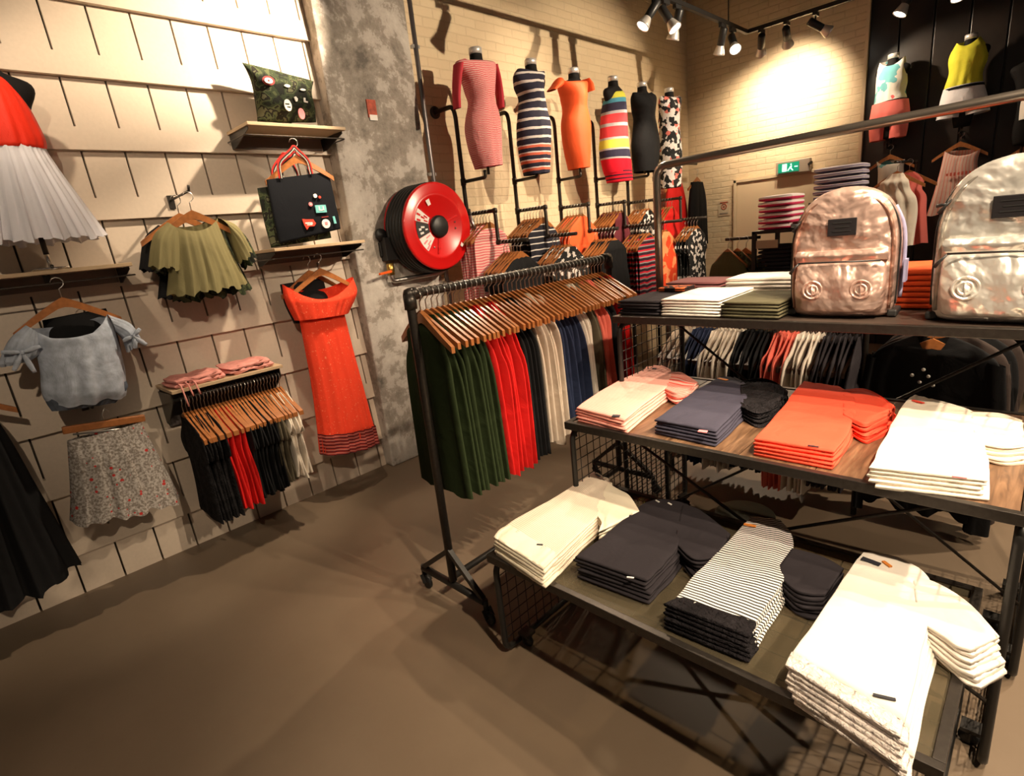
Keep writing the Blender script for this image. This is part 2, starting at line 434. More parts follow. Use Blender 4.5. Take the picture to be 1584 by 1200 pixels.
# conduit beside the column
c = empty('conduit_pipe', (-3.44, 2.79, 0), 'thin grey steel conduit running up the right edge of the concrete column', 'pipe')
MB().tube([(-3.44, 2.79, .0), (-3.44, 2.79, CEIL)], .017, 12).build('pipe', solid('grey_steel_pipe', (.22, .2, .2), .4, .8), c)
for z in (.6, 1.3, 2.1, 2.95):
    MB().box((-3.447, 2.79, z), (.03, .06, .022)).build('pipe_clip', m_steel, c)
for z in (2.72, 2.08):
    pass
# red mark on the column
g = MB().box(P(575, 168, 'x', -3.455), (.008, .07, .11)).build('wall_plate', solid('worn_red', (.45, .08, .04), .7, var=.4, bscale=30), label='small worn red plate fixed high on the concrete column', cat='plate')
MB().box(P(578, 182, 'x', -3.452), (.006, .06, .035)).build('torn_tape', m_white, label='scrap of white tape below the red plate on the column', cat='tape')

# track lighting
m_bulb = glow('lamp_glow', (1, .90, .74), 9)
m_lampb = solid('lamp_black', (.02, .02, .02), .4); m_refl = solid('reflector_silver', (.85, .82, .78), .35, .5)
t = MB(); t.box((-2.51, 2.9, RAILZ), (.035, 6.8, .035)).build('track_rail', m_black, label='long black lighting track running beside the brick wall', cat='light track')
t = MB(); t.box((-.95, 6.29, RAILZ), (3.1, .035, .035)).build('track_rail', m_black, label='black lighting track crossing in front of the end wall', cat='light track')
t = MB(); t.box((.55, 2.6, RAILZ), (.035, 7.3, .035)).build('track_rail', m_black, label='black lighting track over the display tables', cat='light track')
for i, (x, y) in enumerate([(-2.51, 5.85), (-2.51, 2.9), (-2.51, .3), (-1.45, 6.29), (.3, 6.29), (.55, 3.2), (.55, .2)]):
    MB().tube([(x, y, RAILZ+.0175), (x, y, CEIL)], .006, 8).build('suspension_rod', m_black, label=['thin black rod holding the wall-side track near its corner', 'thin black rod above the wall-side track by the column', 'thin black rod above the wall-side track near the boards', 'thin black rod holding the end-wall track', 'thin black rod of the end-wall track in front of the black boards', 'thin black rod above the far half of the table track', 'thin black rod above the near half of the table track'][i], cat='rod')
t = MB(); t.box((.95, 4.5, RAILZ), (.035, 1.8, .035)).build('track_rail', m_black, label='short black lighting track at the rear right', cat='light track')
t = MB(); t.box((2.4, 2.4, RAILZ), (.035, 1.8, .035)).build('track_rail', m_black, label='short black lighting track to the right of the tables', cat='light track')
def make_head():
    o = empty('track_spotlight', (0, 0, 0), 'black track spotlight', 'spotlight')
    MB().box((0, 0, -.015), (.03, .10, .03)).box((0, 0, -.05), (.012, .012, .05)).build('adapter', m_lampb, o, origin=(0, 0, 0))
    b = MB().lathe([(.001, .07), (.03, .07), (.034, .06), (.034, -.07), (.03, -.075), (.001, -.075)], seg=20).build('lamp_body', m_lampb, o, origin=(0, 0, 0))
    b.location = (0, 0, -.10)
    MB().lathe([(.03, -.07), (.036, -.085), (.052, -.135), (.055, -.15), (.050, -.15), (.033, -.09), (.001, -.085)], seg=20).build('reflector', m_refl, b, origin=(0, 0, 0))
    MB().lathe([(.001, -.140), (.044, -.140), (.048, -.143), (.044, -.147), (.001, -.148)], seg=20).build('lens', m_bulb, b, origin=(0, 0, 0))
    for ch in b.children: ch.location = (0, 0, 0)
    return o
def aim_head(o, x, y, tgt, z=RAILZ-.02):
    o.location = (x, y, z); p = V((x, y, z-.10)); d = (V(tgt)-p).normalized()
    b = [c for c in o.children if 'body' in c.name][0]
    b.rotation_mode = 'QUATERNION'; b.rotation_quaternion = d.to_track_quat('-Z', 'Y')
    return p, d, b
head0 = make_head(); used0 = False
def put_head(x, y, tgt, watts=0, cone=50, blend=.5, label=None):
    global used0
    o = head0 if not used0 else copy_tree(head0); used0 = True
    p, d, b = aim_head(o, x, y, tgt)
    o['label'] = label or 'black track spotlight'
    if watts:
        l = bpy.data.lights.new('lamp', 'SPOT'); l.energy = watts; l.color = WARM; l.spot_size = radians(cone); l.spot_blend = blend; l.shadow_soft_size = .03
        lo = bpy.data.objects.new('lamp', l); COL.objects.link(lo); lo.location = p+d*.155
        lo.rotation_mode = 'QUATERNION'; lo.rotation_quaternion = d.to_track_quat('-Z', 'Y')
    return o
names = {0: 'spotlight on the table track aimed at the nearest striped dress', 1: 'spotlight on the table track aimed at the far dresses', 2: 'spotlight on the table track aimed at the rolling rack', 3: 'nearest spotlight over the lowest display table',
  4: 'spotlight on the table track aimed at the boarded wall', 5: 'spotlight over the backpacks', 6: 'wall-side spotlight above the red halter top', 7: 'wall-side spotlight above the camouflage cushion', 8: 'wall-side spotlight aimed down the boarded wall', 9: 'wall-side spotlight aimed at the long red dress',
  10: 'wall-side spotlight beside the column', 11: 'silver-mouthed spotlight, left of the cluster on the wall-side track', 12: 'silver-mouthed spotlight, right of the cluster on the wall-side track', 13: 'glaring spotlight nearest the corner of the wall-side track',
  14: 'first spotlight after the corner on the end-wall track', 15: 'second spotlight after the corner, tilted left, on the end-wall track', 16: 'third spotlight on the end-wall track, tilted right',
  17: 'spotlight on the rear ceiling track aimed at the shelf rack', 21: 'spotlight on the table track aimed between the backpacks', 19: 'far spotlight on the right-hand track aimed under the tables', 20: 'near spotlight on the right-hand track aimed at the front floor', 18: 'spotlight on the rear ceiling track aimed at the floor behind the coats'}
for i, (x, y, tgt, wt, cone, bl) in enumerate(SPOTS):
    put_head(x, y, tgt, wt, cone, bl, names[i])
put_head(-2.51, 4.65, (-1.9, 4.7, 2.2), label='silver-mouthed spotlight in the middle of the cluster on the wall-side track')
put_head(-2.51, 5.72, (-2.9, 6.0, 2.2), label='dark spotlight behind the glaring one near the track corner')
put_head(-1.15, 6.29, (-1.6, 6.0, 2.2), label='spotlight at the top edge of the photo before the black boards')
put_head(-.85, 6.29, (-.6, 6.0, 2.2), label='rightmost spotlight at the top edge before the black boards')

# exit sign, hose notice
o = empty('exit_sign', (-2.27, 7.0, 1.96), 'lit green emergency exit sign above the cream door', 'sign')
MB().box((-2.27, 7.04, 2.0), (.36, .07, .14)).build('housing', solid('sign_housing', (.38, .32, .25), .4), o, bevel=.006)
MB().box((-2.31, 7.0, 2.0), (.22, .012, .10)).build('panel', glow('sign_green', (.0, .22, .12), .8), o)
q = MB(); cx, cz = -2.30, 2.0; yy = 6.991
def chip(mb, pts): mb.prism([V((cx+a, yy, cz+b)) for a, b in pts], (0, .003, 0))
chip(q, [(-.075, -.04), (-.025, -.04), (-.025, .04), (-.075, .04)])
chip(q, [(.01, .01), (.03, .015), (.025, -.01), (.045, -.035), (.035, -.04), (.01, -.012), (-.01, -.04), (-.02, -.035), (0, -.005)])
chip(q, [(.012, .02), (.026, .02), (.026, .036), (.012, .036)])
chip(q, [(.055, .006), (.09, .006), (.09, -.006), (.055, -.006)])
q.build('running_figure', glow('sign_white', (.5, .9, .75), 1.2), o)
MB().bar((-2.10, 7.0, 2.0), (-2.06, 6.97, 2.02), .02).build('bracket', m_dsteel, o)
c0 = P(1120, 322, 'y', 7.095)
o = empty('hose_notice', (c0.x, 7.096, c0.z-.09), 'small cream notice with a red symbol on the end wall', 'notice')
MB().box((c0.x, 7.096, c0.z), (.15, .006, .18)).build('sheet', solid('notice_paper', (.62, .5, .34), .7), o)
q = MB(); q.lathe([(.032, -.002), (.038, 0), (.032, .002), (.026, 0), (.032, -.002)], (c0.x, 7.09, c0.z+.02), 'y', 20); q.box((c0.x, 7.09, c0.z+.02), (.02, .004, .02)); q.box((c0.x, 7.09, c0.z+.07), (.10, .004, .012))
q.build('symbol', solid('notice_red', (.42, .10, .05), .7), o)
MB().box((c0.x, 7.09, c0.z-.06), (.10, .004, .014)).build('caption_bar', solid('notice_grey', (.3, .25, .2), .7), o)
# ------------------------------------------------------------------ hangers
def make_hanger(name='wooden_hanger', half=.205, mat=None):
    b = MB(); n = 17; base = len(b.v)
    for i in range(n):
        u = -1+2*i/(n-1); x = half*u; a = abs(u)
        z = -.004-.128*a**1.12; h = .040-.014*a if a > .12 else .046; y = .02*a*a; tk = .011+.004*a
        for dy, dz in ((-1, 1), (1, 1), (1, -1), (-1, -1)): b.v.append(V((x, y+dy*tk/2, z+(0 if dz > 0 else -h))))
    for i in range(n-1):
        for j in range(4):
            b.face((i*4+j, i*4+(j+1) % 4, i*4+4+(j+1) % 4, i*4+4+j), None, False)
    b.face((0, 1, 2, 3), None, False); b.face([(n-1)*4+k for k in (3, 2, 1, 0)], None, False)
    o = b.build(name, mat or m_wood, origin=(0, 0, 0))
    pts = [(0, 0, -.005), (0, 0, .034)] + [(.024*sin(a), 0, .062-.024*cos(a)) for a in [radians(k) for k in (25, 60, 100, 140, 180, 220, 260)]]
    MB().tube(pts, .0024, 6).build('hook', m_steel, o, origin=(0, 0, 0))
    return o
hanger0 = make_hanger(); HREG = []; h_used = False
SHADEDH = []
def put_hanger(loc, rot, label, group=None, scale=None, mat=None):
    global h_used
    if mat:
        if not SHADEDH: SHADEDH.append(make_hanger(mat=mat)); o = SHADEDH[0]
        else: o = copy_tree(SHADEDH[0])
    else: o = hanger0 if not h_used else copy_tree(hanger0); h_used = True
    if 'group' in o.keys(): del o['group']
    o.location = loc; o.rotation_euler = rot
    o['label'] = label; o['category'] = 'hanger'
    if group: o['group'] = group
    if scale: o.scale = scale
    return o
RZ90 = (0, 0, radians(90))

# ------------------------------------------------------------------ wall shelves
m_shelf = solid('shelf_board', (.50, .36, .22), .5, var=.08, bscale=14, bstr=.05)
def shelf(y0, z, label, rod=True):
    o = empty('wall_shelf', (XW, y0+.3, z-.08), label, 'shelf', None)
    MB().box((XW+.155, y0+.3, z-.009), (.31, .60, .018)).build('board', m_shelf, o, bevel=.002)
    for yy in (y0+.012, y0+.588):
        MB().prism([(XW+.005, yy-.002, z-.019), (XW+.28, yy-.002, z-.019), (XW+.28, yy-.002, z-.032), (XW+.06, yy-.002, z-.095), (XW+.005, yy-.002, z-.095)], (0, .004, 0)).build('bracket', m_black, o)
    if rod:
        MB().tube(pipe([(XW+.02, y0-.01, z-.06), (XW+.27, y0-.01, z-.06), (XW+.27, y0+.61, z-.06), (XW+.02, y0+.61, z-.06)], .004, .02), .004, 8).build('hanging_rod', m_dsteel, o)
    MB().box((XW+.012, y0+.3, z-.055), (.016, .56, .07)).build('back_plate', solid('back_plate', (.16, .12, .10), .6), o)
    return o
shelf(1.40, 2.35, 'beige wall shelf carrying the camouflage cushion')
shelf(1.40, 1.675, 'beige wall shelf below the hanging tote bags')
shelf(.09, 1.675, 'beige wall shelf under the white skirt on the torso form')
s4 = shelf(.70, 1.008, 'low beige wall shelf with pink tops folded on it', rod=False)
MB().tube([(XW+.24, .71, .945), (XW+.24, 1.29, .945)], .010, 10).build('hanging_rail', m_black, s4)
MB().box((XW+.02, 1.0, .86), (.02, .58, .20)).build('lower_panel', solid('shelf_panel_dark', (.07, .055, .05), .6), s4)
for yy in (.705, 1.295): MB().prism([(XW+.005, yy-.003, .97), (XW+.26, yy-.003, .985), (XW+.26, yy-.003, .93), (XW+.05, yy-.003, .78), (XW+.005, yy-.003, .78)], (0, .006, 0)).build('side_plate', m_dsteel, s4)

# single display hooks in the board wall
def wall_hook(y, z, L, label):
    o = empty('display_hook', (XW, y, z), label, 'hook')
    MB().box((XW+.012, y, z-.01), (.02, .03, .07)).build('mounting_plate', m_dsteel, o)
    MB().tube([(XW+.015, y, z), (XW+L, y, z+.01), (XW+L+.012, y, z+.035)], .0065, 8).build('arm', m_dsteel, o)
    return o

# ------------------------------------------------------------------ torso forms
m_form = cloth('torso_jersey', (.012, .011, .011), .7, .1)
def make_form():
    o = empty('display_torso', (0, 0, 0), 'black display torso', 'mannequin')
    prof = [(.043, .043, .0), (.046, .046, -.035), (.075, .05, -.052), (.130, .050, -.072), (.142, .056, -.11), (.108, .060, -.18), (.092, .062, -.24), (.078, .056, -.31), (.066, .05, -.38), (.07, .052, -.46), (.078, .058, -.56), (.075, .058, -.64), (.06, .05, -.71)]
    L = [V((0, -a, z)) for a, d, z in prof]; R = [V((0, a, z)) for a, d, z in prof]
    MB().loft(L, R, [d for a, d, z in prof], (1, 0, 0), 34, 32, .92, caps=(True, True)).build('body', m_form, o, origin=(0, 0, 0))
    MB().lathe([(.001, .042), (.043, .042), (.047, .038), (.047, .0), (.001, 0)], seg=24).build('neck_cap', solid('satin_cap', (.80, .77, .73), .32, .55), o, origin=(0, 0, 0))
    MB().tube([(0, 0, -.69), (0, 0, -.79)], .011, 10).build('stem', m_dsteel, o, origin=(0, 0, 0))
    return o
form0 = make_form(); form_used = False
def put_form(loc, label, rz=0, s=1):
    global form_used
    o = form0 if not form_used else copy_tree(form0); form_used = True
    o.location = loc; o.rotation_euler = (0, 0, rz); o.scale = (s, s, s); o['label'] = label; return o

# ------------------------------------------------------------------ clothes on the boarded wall
FIT[0] = True
NX = V((1, 0, 0))
def sym(yc, x, prof):
    """profile (half width, depth, z) around yc"""
    return [V((x, yc-a, z)) for a, d, z in prof], [V((x, yc+a, z)) for a, d, z in prof], [d for a, d, z in prof]
# torso form with red halter top and white skirt, standing on its shelf
c = P(70, 385, 'x', -3.32)
yc = .385
f = put_form((-3.32, yc, 2.535), 'black torso form in red halter top and white skirt standing on the wall shelf')
MB().tube([(-3.32, yc, 1.676), (-3.32, yc, 1.90)], .009, 10).lathe([(.001, .012), (.07, .010), (.07, 0), (.001, 0)], (-3.32, yc, 1.676)).build('torso_stand', m_chrome, label='chrome stand carrying the torso form on the left wall shelf', cat='stand')
m_redtop = cloth('red_chiffon', (.86, .035, .012), .6, .3)
L, R, T = sym(yc, -3.32, [(.052, .055, 2.49), (.080, .075, 2.44), (.106, .095, 2.36), (.120, .105, 2.29), (.128, .11, 2.235), (.124, .112, 2.20), (.118, .106, 2.188)])
b = MB().loft(L, R, T, NX, 30, 96, fold=(.0005, .007, 5), dip=.02)
b.build('halter_top', m_redtop, label='bright red halter top on the black torso form', cat='top')
m_wskirt = cloth('white_cotton', (.86, .85, .92), .8, .35)
L, R, T = sym(yc, -3.32, [(.118, .105, 2.20), (.122, .108, 2.17), (.15, .135, 2.08), (.185, .16, 1.98), (.215, .18, 1.89), (.245, .195, 1.80)])
MB().loft(L, R, T, NX, 34, 160, fold=(.002, .022, 9), hem=.012, seed=3).build('flared_skirt', m_wskirt, label='white gathered mini skirt flaring out on the left torso form', cat='skirt')

# camouflage cushion
m_camo = printed('camouflage', 16, [(0, (.012, .014, .010)), (.43, (.03, .042, .02)), (.52, (.075, .09, .04)), (.57, (.018, .017, .012)), (.64, (.11, .11, .06))], 'noise', wr=.35, detail=2)
L = ppx([(375, 97), (389, 124), (396, 160), (399, 188)], 'x', -3.40); R = ppx([(485, 126), (481, 145), (486, 170), (489, 189)], 'x', -3.40)
cu = MB().loft(L, R, [.012, .075, .085, .02], NX, 22, 48, .75, fold=(.004, .006, 2), caps=(True, True)).build('camouflage_cushion', m_camo, label='green camouflage cushion covered in patches on the upper wall shelf', cat='cushion')
def badge(parent, px, py, X, r, mat, ry=None, name='badge', inner=None, poly=None):
    c = P(px, py, 'x', X)
    b = MB()
    if poly: b.prism([V((X, c.y+a, c.z+q)) for a, q in poly], (.006, 0, 0))
    else: b.prism([V((X, c.y+r*cos(2*pi*k/20), c.z+(ry or r)*sin(2*pi*k/20))) for k in range(20)], (.006, 0, 0))
    o = b.build(name, mat, parent)
    if inner:
        for (dy, dz, w_, h_, mm) in inner: MB().prism([V((X+.006, c.y+dy+a*w_, c.z+dz+q*h_)) for a, q in ((-1, -1), (1, -1), (1, 1), (-1, 1))], (.002, 0, 0)).build('emblem', mm, o)
    return o
m_pink = solid('badge_pink', (.85, .25, .27), .7); m_dkred = solid('badge_maroon', (.25, .02, .02), .7); m_teal = solid('badge_teal', (.18, .55, .55), .7); m_bred = solid('badge_red', (.8, .06, .03), .7)
o = badge(cu, 415, 125, -3.325, .036, m_dkred, .024); badge(cu, 415, 125, -3.318, .024, m_white, .015, inner=[(0, 0, .004, .004, m_dkred)])
badge(cu, 444, 133, -3.318, .018, m_white, .008); badge(cu, 468, 139, -3.322, .018, m_white, .006)
badge(cu, 445, 163, -3.312, .022, m_white, .032, inner=[(-.004, .006, .012, .003, m_camo), (.002, -.01, .010, .003, m_camo)])
badge(cu, 458, 154, -3.314, 0, m_white, poly=[(-.012, .012), (0, .016), (.01, .004), (.004, -.01), (-.006, -.012)])
badge(cu, 471, 155, -3.318, 0, m_white, poly=[(-.008, -.012), (.016, -.014), (.018, -.006), (.004, -.004), (.006, .012), (-.006, .012)])
badge(cu, 466, 176, -3.312, .020, m_pink, .030)

# tote bags on a hanger
put_hanger((-3.27, 1.655, 2.19), (0, radians(-2), radians(84)), 'wooden hanger holding the two tote bags under the cushion shelf')
m_tote = cloth('black_canvas', (.008, .009, .012), .8, .15)
L = ppx([(412, 278), (418, 310), (426, 350), (433, 377)], 'x', -3.28); R = ppx([(508, 266), (514, 295), (523, 335), (526, 354)], 'x', -3.28)
tb = MB().loft(L, R, [.012, .02, .024, .02], NX, 20, 44, .5, fold=(.001, .004, 2), caps=(False, True)).build('tote_bag', m_tote, label='black canvas tote bag with colourful patches on its front', cat='bag')
m_strapr = striped('striped_webbing', .020, [(0, (.45, .02, .015)), (.45, (.015, .015, .015)), (.75, (.5, .48, .42))], 0)
def strap(parent, a, b_, top, X, m):
    A = P(a[0], a[1], 'x', X); B = P(b_[0], b_[1], 'x', X); Tp = V((X, (A.y+B.y)/2+.015, top))
    cen = smooth_pts([A, V((X+.004, A.y+.01, (A.z+top)/2)), V((X+.008, Tp.y-.022, top-.02)), V((X+.008, Tp.y, top)), V((X+.008, Tp.y+.022, top-.02)), V((X+.004, B.y-.01, (B.z+top)/2)), B], 26)
    mb = MB(); w_ = .011
    Ls, Rs = [], []
    for i, p in enumerate(cen):
        d = (cen[min(i+1, 25)]-cen[max(i-1, 0)]).normalized(); s_ = d.cross(NX).normalized()*w_; Ls.append(p-s_); Rs.append(p+s_)
    mb.loft(Ls, Rs, [.0018], NX, 26, 8, .5, lin=True); return mb.build('strap', m, parent)
strap(tb, (434, 276), (482, 269), 2.225, -3.255, m_strapr); strap(tb, (437, 277), (478, 270), 2.20, -3.30, m_strapr)
X = -3.252
badge(tb, 487, 303, X, .012, m_white, .012); badge(tb, 494, 305, X, .008, m_bred, .008); badge(tb, 480, 316, X, .012, m_pink, .012, inner=[(0, 0, .004, .004, m_white)])
badge(tb, 496, 323, X, 0, m_teal, poly=[(-.035, -.022), (.035, -.022), (.035, .022), (-.035, .022)], inner=[(-.012, .002, .004, .012, m_white), (.0, -.008, .008, .003, m_white), (.014, .002, .004, .012, m_white)])
badge(tb, 478, 346, X, 0, m_bred, poly=[(-.04, .03), (-.015, .026), (.03, .024), (.042, 0), (.03, -.016), (-.004, -.016), (-.022, -.034), (-.032, -.01)], inner=[(-.012, .004, .014, .004, m_white), (.012, .002, .008, .006, m_white), (0, -.006, .016, .003, m_white)])
badge(tb, 504, 346, X, .027, m_white, .027, inner=[(0, .002, .009, .008, m_pink)])
badge(tb, 502, 336, X, 0, m_dkred, poly=[(-.022, -.003), (.024, 0), (.024, .006), (-.022, .003)])
badge(tb, 517, 340, X, 0, m_teal, poly=[(-.007, -.022), (.009, -.022), (.004, .022), (-.009, .02)])
L = ppx([(398, 291), (404, 320), (412, 355), (420, 383)], 'x', -3.35); R = ppx([(490, 280), (497, 310), (508, 350), (512, 368)], 'x', -3.35)
t2 = MB().loft(L, R, [.012, .02, .022, .02], NX, 18, 36, .5, caps=(False, True)).build('tote_bag', m_camo, label='camouflage tote bag hanging behind the black one', cat='bag')
strap(t2, (425, 287), (462, 282), 2.20, -3.345, m_strapr)

# olive off-shoulder top with black and camouflage ones behind it
wall_hook(1.016, 1.985, .34, 'steel display hook above the olive top')
m_olive = cloth('olive_crepe', (.235, .205, .095), .8, .3); m_blk = cloth('black_cloth', (.012, .012, .013), .8, .35); m_dolive = cloth('dark_olive_cloth', (.05, .055, .025), .85, .4)
def olive(X, mat, dx, dy, label, first):
    q = lambda pts: [p+V((0, dx, dy)) for p in ppx(pts, 'x', X)]
    L = q([(262, 348), (262, 380), (262, 420), (260, 460)]); R = q([(336, 337), (352, 380), (372, 420), (382, 440)])
    b = MB().loft(L, R, [.05, .075, .09, .10], NX, 36, 130, fold=(.002, .015, 7), hem=.014, dip=.05, dipb=.02, dv=.3, seed=4)
    o = b.build('gathered_top', mat, label=label, cat='top')
    MB().loft(q([(258, 344), (236, 366), (228, 413)]), q([(276, 362), (281, 385), (282, 418)]), [.045, .06, .07], NX, 20, 60, fold=(.002, .012, 4), hem=.012, seed=9).build('sleeve', mat, o)
    MB().loft(q([(352, 352), (362, 385), (370, 408)]), q([(336, 337), (366, 350), (387, 385)]), [.045, .06, .07], NX, 20, 60, fold=(.002, .010, 4), hem=.012, seed=10).build('sleeve', mat, o)
    return o
olive(-3.24, m_olive, 0, 0, 'olive green gathered off-shoulder top, frontmost on its wall hook', True)
olive(-3.37, m_camo, .02, -.035, 'camouflage off-shoulder top mostly hidden behind the olive one', False)
olive(-3.44, m_blk, -.045, -.01, 'black off-shoulder top hanging at the back behind the olive one', False)
put_hanger((-3.22, 1.005, 1.905), (0, radians(0), radians(86)), 'wooden hanger holding the olive gathered top')
put_hanger((-3.36, .985, 1.905), (0, 0, radians(90)), 'wooden hanger just behind the olive top')

# red maxi dress
m_reddress = printed('red_ditsy_print', 90, [(0, (.80, .055, .02)), (.66, (.85, .20, .10))], 'noise', wr=.35)
L = ppx([(456, 474), (461, 486), (470, 530), (481, 590), (490, 650), (496, 702)], 'x', -3.35); R = ppx([(532, 460), (531, 474), (544, 530), (560, 590), (573, 640), (584, 680)], 'x', -3.35)
dr = MB().loft(L, R, [.05, .06, .075, .09, .10, .11], NX, 50, 110, fold=(.001, .016, 6), hem=.01, seed=6)
dr = dr.build('maxi_dress', m_reddress, label='long red printed off-shoulder dress hanging on the board wall by the column', cat='dress')
L = ppx([(436, 440), (441, 466), (456, 496)], 'x', -3.33); R = ppx([(546, 428), (552, 452), (539, 484)], 'x', -3.33)
MB().loft(L, R, [.06, .09, .085], NX, 24, 110, fold=(.003, .008, 7), dip=.115, dipb=.06, dv=.8, ruff=.005, rk=20, seed=2).build('frill', m_reddress, dr)
m_border = striped('dress_border', .022, [(0, (.06, .015, .02)), (.35, (.62, .06, .035)), (.6, (.30, .22, .2)), (.8, (.5, .03, .02))], 1)
L = ppx([(492.5, 672), (494.5, 687), (496.3, 704)], 'x', -3.346); R = ppx([(580, 655), (582.5, 668), (585, 682)], 'x', -3.346)
MB().loft(L, R, [.113, .116, .12], NX, 12, 110, fold=(.016, .017, 6), hem=.0, seed=6).build('border', m_border, dr)
put_hanger((-3.34, 1.70, 1.535), (0, 0, radians(88)), 'wooden hanger holding the long red dress')
put_hanger((-3.40, 1.655, 1.53), (0, 0, radians(94)), 'wooden hanger behind the one with the long red dress')
L = ppx([(433, 440), (440, 470), (455, 500)], 'x', -3.42); R = ppx([(500, 430), (510, 470), (520, 500)], 'x', -3.42)
MB().loft(L, R, [.03, .04, .04], NX, 12, 30, fold=(.001, .005, 3)).build('dark_top', m_blk, label='black garment mostly hidden behind the long red dress', cat='top')

# denim bardot top
wall_hook(.383, 1.66, .30, 'steel display hook under the shelf above the denim top')
m_denim = cloth('pale_denim', (.42, .47, .56), .85, 1.0, .22, 6)
X = -3.27
q = lambda pts: ppx(pts, 'x', X)
L = q([(46, 508), (52, 530), (62, 570), (66, 610), (78, 630)]); R = q([(166, 486), (178, 510), (192, 560), (197, 600), (196, 612)])
dn = MB().loft(L, R, [.06, .085, .10, .10, .07], NX, 34, 120, fold=(.004, .009, 3.2), dip=.085, dipb=.02, dv=.3, hem=.01, seed=8).build('bardot_top', m_denim, label='pale blue denim off-shoulder top with tied sleeves', cat='top')
MB().loft(q([(40, 503), (15, 525), (0, 558), (3, 568)]), q([(60, 515), (64, 530), (63, 545), (50, 556)]), [.04, .065, .06, .03], NX, 18, 60, fold=(.003, .012, 5), seed=3).build('sleeve', m_denim, dn)
MB().loft(q([(178, 512), (190, 525), (197, 545)]), q([(166, 486), (200, 500), (216, 522)]), [.04, .065, .05], NX, 18, 60, fold=(.003, .012, 5), seed=5).build('sleeve', m_denim, dn)
def bow(px, py, s, parent, mat, X=-3.20, tilt=0):
    c = P(px, py, 'x', X); mb = MB()
    for a, l in ((168, .8), (12, .8), (238, 1.0), (282, 1.15)):
        d = V((0, cos(radians(a+tilt)), sin(radians(a+tilt)))); e = V((0, -d.z, d.y))
        mb.loft([c-e*.004, c+d*s*l*.5-e*.012, c+d*s*l-e*.009], [c+e*.004, c+d*s*l*.5+e*.010, c+d*s*l+e*.006], [.006, .010, .003], NX, 9, 12, caps=(True, True))
    mb.loft([c-V((0, .008, .008)), c+V((0, -.008, .008))], [c+V((0, .008, -.008)), c+V((0, .008, .008))], [.012], NX, 4, 10, caps=(True, True))
    return mb.build('bow', mat, parent)
bow(34, 545, .085, dn, m_denim); bow(206, 520, .06, dn, m_denim, tilt=30)
m_denimd = cloth('dark_denim', (.10, .12, .16), .85, .5, .3, 12)  # darker denim for the band at the waist
L = q([(68, 607), (72, 622), (82, 636)]); R = q([(196, 588), (198, 600), (180, 622)])
MB().loft(L, R, [.085, .08, .03], NX, 10, 80, fold=(.004, .008, 8), seed=4).build('waistband', m_denimd, dn)
put_hanger((-3.27, .383, 1.555), (0, 0, radians(90)), 'wooden hanger holding the denim top')
L = [p+V((-.08, .03, .02)) for p in q([(58, 505), (66, 540), (75, 590)])]; R = [p+V((-.08, .03, .02)) for p in q([(160, 485), (180, 530), (190, 590)])]
MB().loft(L, R, [.03, .04, .04], NX, 12, 40, fold=(.001, .006, 3)).build('dark_top', m_blk, label='black top hidden behind the denim top', cat='top')

# patterned skirt on a clamp hanger
wall_hook(.365, 1.01, .29, 'steel display hook between the denim top and the floral skirt')
o = empty('clamp_hanger', (-3.26, .395, .90), 'wooden clamp hanger holding the grey floral skirt', 'hanger')
A = P(96, 666, 'x', -3.26); B = P(224, 646, 'x', -3.26)
MB().bar(A, B, .022, .036).build('clamp_bar', m_wood, o, bevel=.005)
mid = (A+B)/2
MB().tube([mid, mid+V((0, 0, .05)), mid+V((0, .015, .075)), mid+V((0, .03, .055))], .003, 8).build('hook', m_steel, o)
MB().tube([A.lerp(B, .1)+V((.01, 0, -.025)), A.lerp(B, .9)+V((.01, 0, -.04))], .004, 8).build('clamp_wire', m_steel, o)
m_floral = printed('grey_ditsy', 36, [(0, (.42, .03, .025))], 'spots', wr=.35)
L = ppx([(103, 682), (105, 720), (107, 770), (106, 810)], 'x', -3.26); R = ppx([(218, 652), (238, 690), (262, 735), (279, 770)], 'x', -3.26)
MB().loft(L, R, [.035, .08, .10, .115], NX, 34, 120, fold=(.003, .016, 6), hem=.014, seed=12).build('floral_skirt', m_floral, label='grey floral mini skirt on a wooden clamp hanger', cat='skirt')

# long black dress at the left edge
L = [V((-3.34, -.16, 1.20)), V((-3.34, -.22, .9)), V((-3.34, -.33, .6)), V((-3.34, -.42, .20))]
R = [V((-3.34, -.03, 1.20)), P(3, 660, 'x', -3.34), P(62, 762, 'x', -3.34), P(124, 868, 'x', -3.34)]
MB().loft(L, R, [.05, .08, .12, .15], NX, 40, 130, fold=(.002, .028, 6), hem=.02, seed=14).build('black_maxi_skirt', m_blk, label='long black flared dress at the left edge of the photo', cat='dress')
wall_hook(-.10, 1.30, .24, 'steel display hook above the long black dress')
put_hanger((-3.34, -.10, 1.22), (0, 0, radians(90)), 'wooden hanger holding the long black dress')
FIT[0] = False

